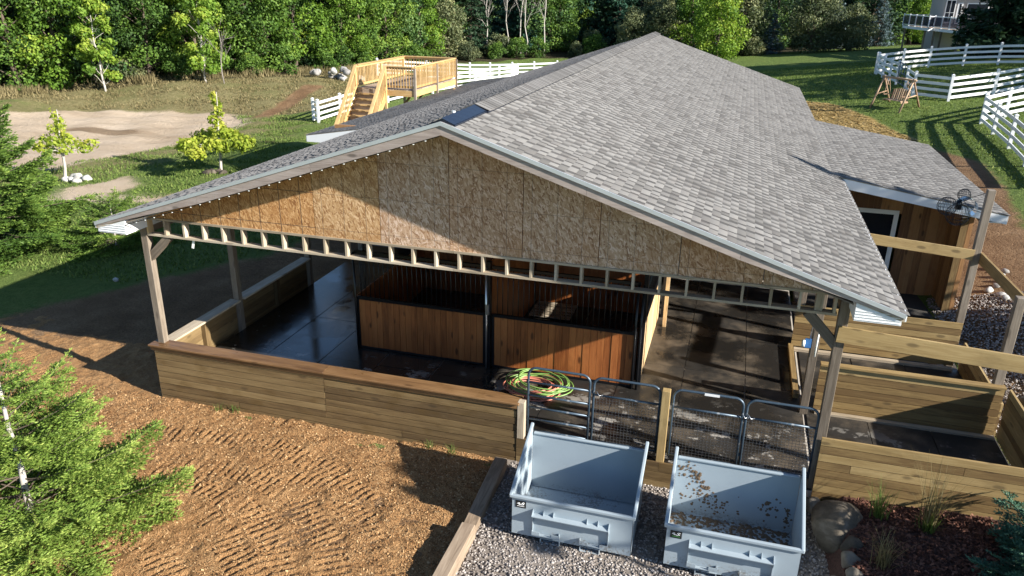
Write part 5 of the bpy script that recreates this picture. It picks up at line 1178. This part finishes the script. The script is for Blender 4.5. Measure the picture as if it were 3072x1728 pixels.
def bare_tree(name, seed, h, spread, bark, levels=3, r0=.05, nb=6, start=.35):
    r_ = np.random.default_rng(seed); mb = MB()
    def grow(p, d, L, r, lv):
        q = p+d*L; path = limb(mb, p, q, r, r*.35, r_, .05, 4, 5 if lv < 2 else 4)
        if lv >= levels: return
        for i in range(nb):
            u = start+(1-start)*(i+.5)/nb; s = p.lerp(q, u); dd = (d+Vector(r_.normal(0, spread, 3))).normalized()
            if dd.z < .15: dd.z = .2; dd.normalize()
            grow(s, dd, L*(1-u*.55)*r_.uniform(.38, .55), r*(1-u)*.55+.004, lv+1)
    grow(Vector((0, 0, -.2)), Vector((0, 0, 1)), h, r0, 1); return mb.mesh(name, bark, True)
plant_tree('bare_tree', 'leafless dark twiggy sapling at the berm top', 'tree', (bare_tree('bare', 720, 4.2, .45, 'twig', 3, .05, 8, .4), None), -27.9, 40.4)
for i, (x, y, h_) in enumerate([(-16.4, 76.5, 7.5), (-14.9, 77.2, 8.0), (-14.1, 76.2, 7.0), (-12.4, 78, 7.5), (-18.2, 75, 6.5)]):
    plant_tree('birch_tree', 'bare white birch trunk standing before the dark woods', 'tree', (bare_tree('birch', 730+i, h_, .42, 'bark_pale', 3, .085, 8, .45), None), x, y, 1, i, 'bare white birches before the woods')
for i, (x, y) in enumerate([(-35.0, 36.1), (-29.6, 40.5)]):
    plant_tree('pale_trunk_tree', ['leaning pale trunk at the far woods corner', 'leafy tree with a pale trunk at the berm top'][i], 'tree', deciduous('pt%d' % i, 750+i, 6.5, 1.5, 1.0, 3200, .26, 'leaf_bright', 'bark_pale', nb=20, tone=.55, thick=.55), x, y)

# detailed spruces near the camera
def near_spruce(name, seed, h, rad, mat, whorl=.2, needle=.05, dens=1.0, tone=.5, base=.05, curve=.8, nbr=(5, 7), wid=.011, top=0.0):
    r_ = np.random.default_rng(seed); mb = MB(); limb(mb, (0, 0, -.2), (.04, 0, h), .02*h, .010, r_, .02, 10, 8); br = MB()
    A_, B_, Tn = [], [], []            # twig segments carrying needles
    def seg(a_, b_, t_): A_.append(tuple(a_)); B_.append(tuple(b_)); Tn.append(t_)
    z = base
    while z < h-.1:
        k = (z-base)/(h-base); nb = int(r_.integers(*nbr)) if k < .75 else 4; R_ = rad*(1-k)**curve*r_.uniform(.85, 1.12)+.10; t0 = r_.uniform(0, 6.28)
        for j in range(nb):
            th = t0+j*6.283/nb+r_.normal(0, .18); L = R_*r_.uniform(.7, 1.15); d = Vector((math.cos(th), math.sin(th), 0)); e = Vector((-math.sin(th), math.cos(th), 0)); el = -.20+.85*k+r_.normal(0, .10); zz = z+r_.normal(0, .05); hue = r_.normal(0, .12)
            pt = lambda s: Vector((0, 0, zz))+d*(L*s)+Vector((0, 0, L*(el*s+.22*s*s)))
            br.tube([pt(s) for s in np.linspace(0, .9, 6)], [.004+.006*L*(1-s) for s in np.linspace(0, 1, 6)], 5, cap=False)
            st = np.linspace(.25, 1.03, 5)
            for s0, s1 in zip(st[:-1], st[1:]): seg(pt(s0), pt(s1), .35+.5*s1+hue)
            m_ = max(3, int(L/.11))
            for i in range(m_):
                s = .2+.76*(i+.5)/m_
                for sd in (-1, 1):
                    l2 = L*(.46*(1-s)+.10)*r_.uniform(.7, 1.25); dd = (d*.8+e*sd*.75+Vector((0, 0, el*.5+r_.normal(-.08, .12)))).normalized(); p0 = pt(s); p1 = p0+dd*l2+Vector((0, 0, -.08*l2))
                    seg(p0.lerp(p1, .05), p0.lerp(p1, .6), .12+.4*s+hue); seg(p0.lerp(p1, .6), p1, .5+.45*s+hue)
                    if l2 > .2:
                        for u in (.28, .5, .72):
                            for s3 in (-1, 1):
                                l3 = l2*(.5*(1-u)+.16); q0 = p0.lerp(p1, u); nd = (dd*.85+dd.cross(Vector((0, 0, 1)))*s3*.7).normalized(); seg(q0, q0+nd*l3, .32+.45*s+hue)
        z += whorl*r_.uniform(.75, 1.25)*(1-.25*k)*(1+top*k)
    A_ = np.array(A_); B_ = np.array(B_); Tn = np.array(Tn); Ls = np.linalg.norm(B_-A_, axis=1)
    cnt = np.maximum(4, (Ls/.0085*dens*.035/needle).astype(int)); ii = np.repeat(np.arange(len(A_)), cnt); n = len(ii); u = r_.random(n)
    D = (B_-A_)/Ls[:, None]; P = A_[ii]+(B_-A_)[ii]*u[:, None]; d = D[ii]; rn = r_.normal(size=(n, 3)); rn -= d*(rn*d).sum(1)[:, None]; rn /= np.linalg.norm(rn, axis=1)[:, None]
    rn[:, 2] = np.abs(rn[:, 2])*.6+rn[:, 2]*.4; nd = d*.8+rn*.7; nd /= np.linalg.norm(nd, axis=1)[:, None]; L = needle*r_.uniform(.7, 1.25, n); e = np.cross(nd, rn+r_.normal(size=(n, 3))*.5); e /= np.linalg.norm(e, axis=1)[:, None]
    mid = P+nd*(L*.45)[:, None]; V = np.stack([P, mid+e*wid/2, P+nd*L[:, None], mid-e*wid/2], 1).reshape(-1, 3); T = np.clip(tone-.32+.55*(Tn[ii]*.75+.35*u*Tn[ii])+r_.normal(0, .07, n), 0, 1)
    tw = mb.mesh(name+'_trunk', 'bark_pale', True); bw = br.mesh(name+'_branches', 'bark_brown', True)
    return tw, npmesh(name+'_crown', V, np.arange(len(V)).reshape(-1, 4), mat, np.repeat(T, 4)), bw
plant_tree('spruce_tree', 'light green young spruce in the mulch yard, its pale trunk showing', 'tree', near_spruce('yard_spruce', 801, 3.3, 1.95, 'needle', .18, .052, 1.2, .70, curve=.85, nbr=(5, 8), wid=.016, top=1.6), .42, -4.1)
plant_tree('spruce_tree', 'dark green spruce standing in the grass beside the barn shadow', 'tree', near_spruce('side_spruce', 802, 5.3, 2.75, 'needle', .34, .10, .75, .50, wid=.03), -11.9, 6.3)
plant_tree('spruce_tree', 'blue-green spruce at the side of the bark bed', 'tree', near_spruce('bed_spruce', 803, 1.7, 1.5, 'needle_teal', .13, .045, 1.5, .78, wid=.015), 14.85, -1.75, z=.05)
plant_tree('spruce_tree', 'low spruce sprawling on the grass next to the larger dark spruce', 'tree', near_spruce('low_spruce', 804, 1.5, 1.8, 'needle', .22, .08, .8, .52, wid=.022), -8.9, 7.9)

# ornamental and wild grasses
def tuft(name, label, cat, x, y, z, n, h, spread, mat, seed, wd=.007, plume=0, group=None):
    r_ = np.random.default_rng(seed); V, F, T = [], [], []
    for i in range(n):
        th = r_.uniform(0, 6.28); q = r_.random()**.7*spread; hh = h*r_.uniform(.55, 1.1); bx_, by_ = r_.normal(0, .05, 2); w_ = wd*r_.uniform(.6, 1.2); ex, ey = -math.sin(th)*w_, math.cos(th)*w_; tn = r_.random(); n0 = len(V)
        for k in range(5):
            u = k/4; px, py, pz = bx_+math.cos(th)*q*u**1.8, by_+math.sin(th)*q*u**1.8, hh*(u-.25*(q/max(h, .1))*u*u); s = 1-u*.92
            V += [(px-ex*s, py-ey*s, pz), (px+ex*s, py+ey*s, pz)]; T += [tn*(.5+.5*u)]*2
        F += [(n0+2*k, n0+2*k+1, n0+2*k+3, n0+2*k+2) for k in range(4)]
    o = obj(name, npmesh(name, V, F, mat, T), None, Matrix.Translation((x, y, z))); return tag(o, label, cat, group)
tuft('ornamental_grass', 'short green clump of ornamental grass nearest the large boulder', 'grass', 12.50, -.50, .0, 90, .62, .30, 'grassblade', 1)
t_ = tuft('ornamental_grass', 'tall arching straw-coloured ornamental grass against the pen wall', 'grass', 13.15, -.62, .0, 70, 1.25, .55, 'drygrass', 2)
tuft('ornamental_grass', 'green tuft at the foot of the tall straw-coloured grass', 'grass', 13.12, -.70, .0, 90, .42, .25, 'grassblade', 3)
tuft('ornamental_grass', 'dark dry clump of grass farthest down the bark bed', 'grass', 12.42, -1.55, -.05, 90, .55, .34, 'drygrass', 4)
for i, (x, y) in enumerate([(1.1, -.14), (5.2, -.16), (5.6, -.2), (.8, -.2)]): tuft('weed', 'small weed sprouting at the foot of the knee wall', 'weed', x, y, -.42, 26, .2, .16, 'grassblade', 30+i, .006, 0, 'weeds along the knee wall')
n = 9000; pts = polyline(EDGE[:8], .005); r2_ = np.random.default_rng(66); sel = r2_.integers(0, len(pts), n); PX = np.array([pts[q] for q in sel]); o_ = r2_.normal(.7, .5, n); gx0 = PX[:, 0]-PX[:, 2]*o_; gy0 = PX[:, 1]-PX[:, 3]*o_
keep = vnoise(gx0+100, gy0+100, 1.6, 9) > .38; gx0, gy0 = gx0[keep], gy0[keep]; n = len(gx0); th = r2_.uniform(0, 6.28, n); hh = r2_.uniform(.2, .75, n); g0 = gz(gx0, gy0)
V = np.stack([np.stack([gx0-.035*np.cos(th), gy0-.035*np.sin(th), g0], -1), np.stack([gx0+.035*np.cos(th), gy0+.035*np.sin(th), g0], -1), np.stack([gx0+r2_.normal(0, .15, n), gy0+r2_.normal(0, .15, n), g0+hh], -1)], 1).reshape(-1, 3)
stuff(tag(obj('tall_grass', npmesh('tall_grass', V, np.arange(len(V)).reshape(-1, 3), 'drygrass', np.repeat(r2_.random(n), 3))), 'tall dry grass along the foot of the woods above the berm', 'grass'))
# lawn and berm turf: short blades give the grass a real nap
def turf(name, label, n, x0, x1, y0, y1, cond, h, mat, seed, wd):
    r_ = np.random.default_rng(seed); x = r_.uniform(x0, x1, n); y = r_.uniform(y0, y1, n); k = cond(x, y); x, y = x[k], y[k]; n = len(x); th = r_.uniform(0, 6.28, n); g = gz(x, y)+.0; hh = h*r_.uniform(.5, 1.2, n); lean = r_.normal(0, h*.6, (n, 2))
    V = np.stack([np.stack([x-wd*np.cos(th), y-wd*np.sin(th), g-.02], -1), np.stack([x+wd*np.cos(th), y+wd*np.sin(th), g-.02], -1), np.stack([x+lean[:, 0], y+lean[:, 1], g+hh], -1)], 1).reshape(-1, 3)
    stuff(tag(obj(name, npmesh(name, V, np.arange(len(V)).reshape(-1, 3), mat, np.repeat(np.clip(r_.normal(.5, .22, n), 0, 1), 3))), label, 'grass'))
nosand = lambda x, y: (sdpoly(x, y, SAND) < -.2+vnoise(x+200, y+200, 1.5, 3)) & (sdpoly(x, y, BARNDIRT) < -.3) & (sdpoly(x, y, PATCH) < vnoise(x+50, y+50, .7, 8)*1.6-.9) & (sdpoly(x, y, PATCH2) < vnoise(x+50, y+50, .7, 9)*1.6-.9) & (sdpoly(x, y, DRY) < 0)
turf('yard_turf', 'green grass on the left yard between barn and sand', 60000, -24, -3, 5, 34, nosand, .10, 'grassblade', 91, .030)
turf('berm_turf', 'dry tufted grass on the berm behind the sand', 30000, -42, -15, 31, 50, lambda x, y: (sdpoly(x, y, DRY) > .2) & (sdpoly(x, y, TRACK) < 0), .14, 'drygrass', 92, .035)
turf('lawn_turf', 'mown green lawn behind the wing and around the swing', 60000, 10, 27, 18, 60, lambda x, y: (sdpoly(x, y, STRAW) < -.2) & (sdpoly(x, y, STRIP) < -.2), .07, 'grassblade', 93, .035)
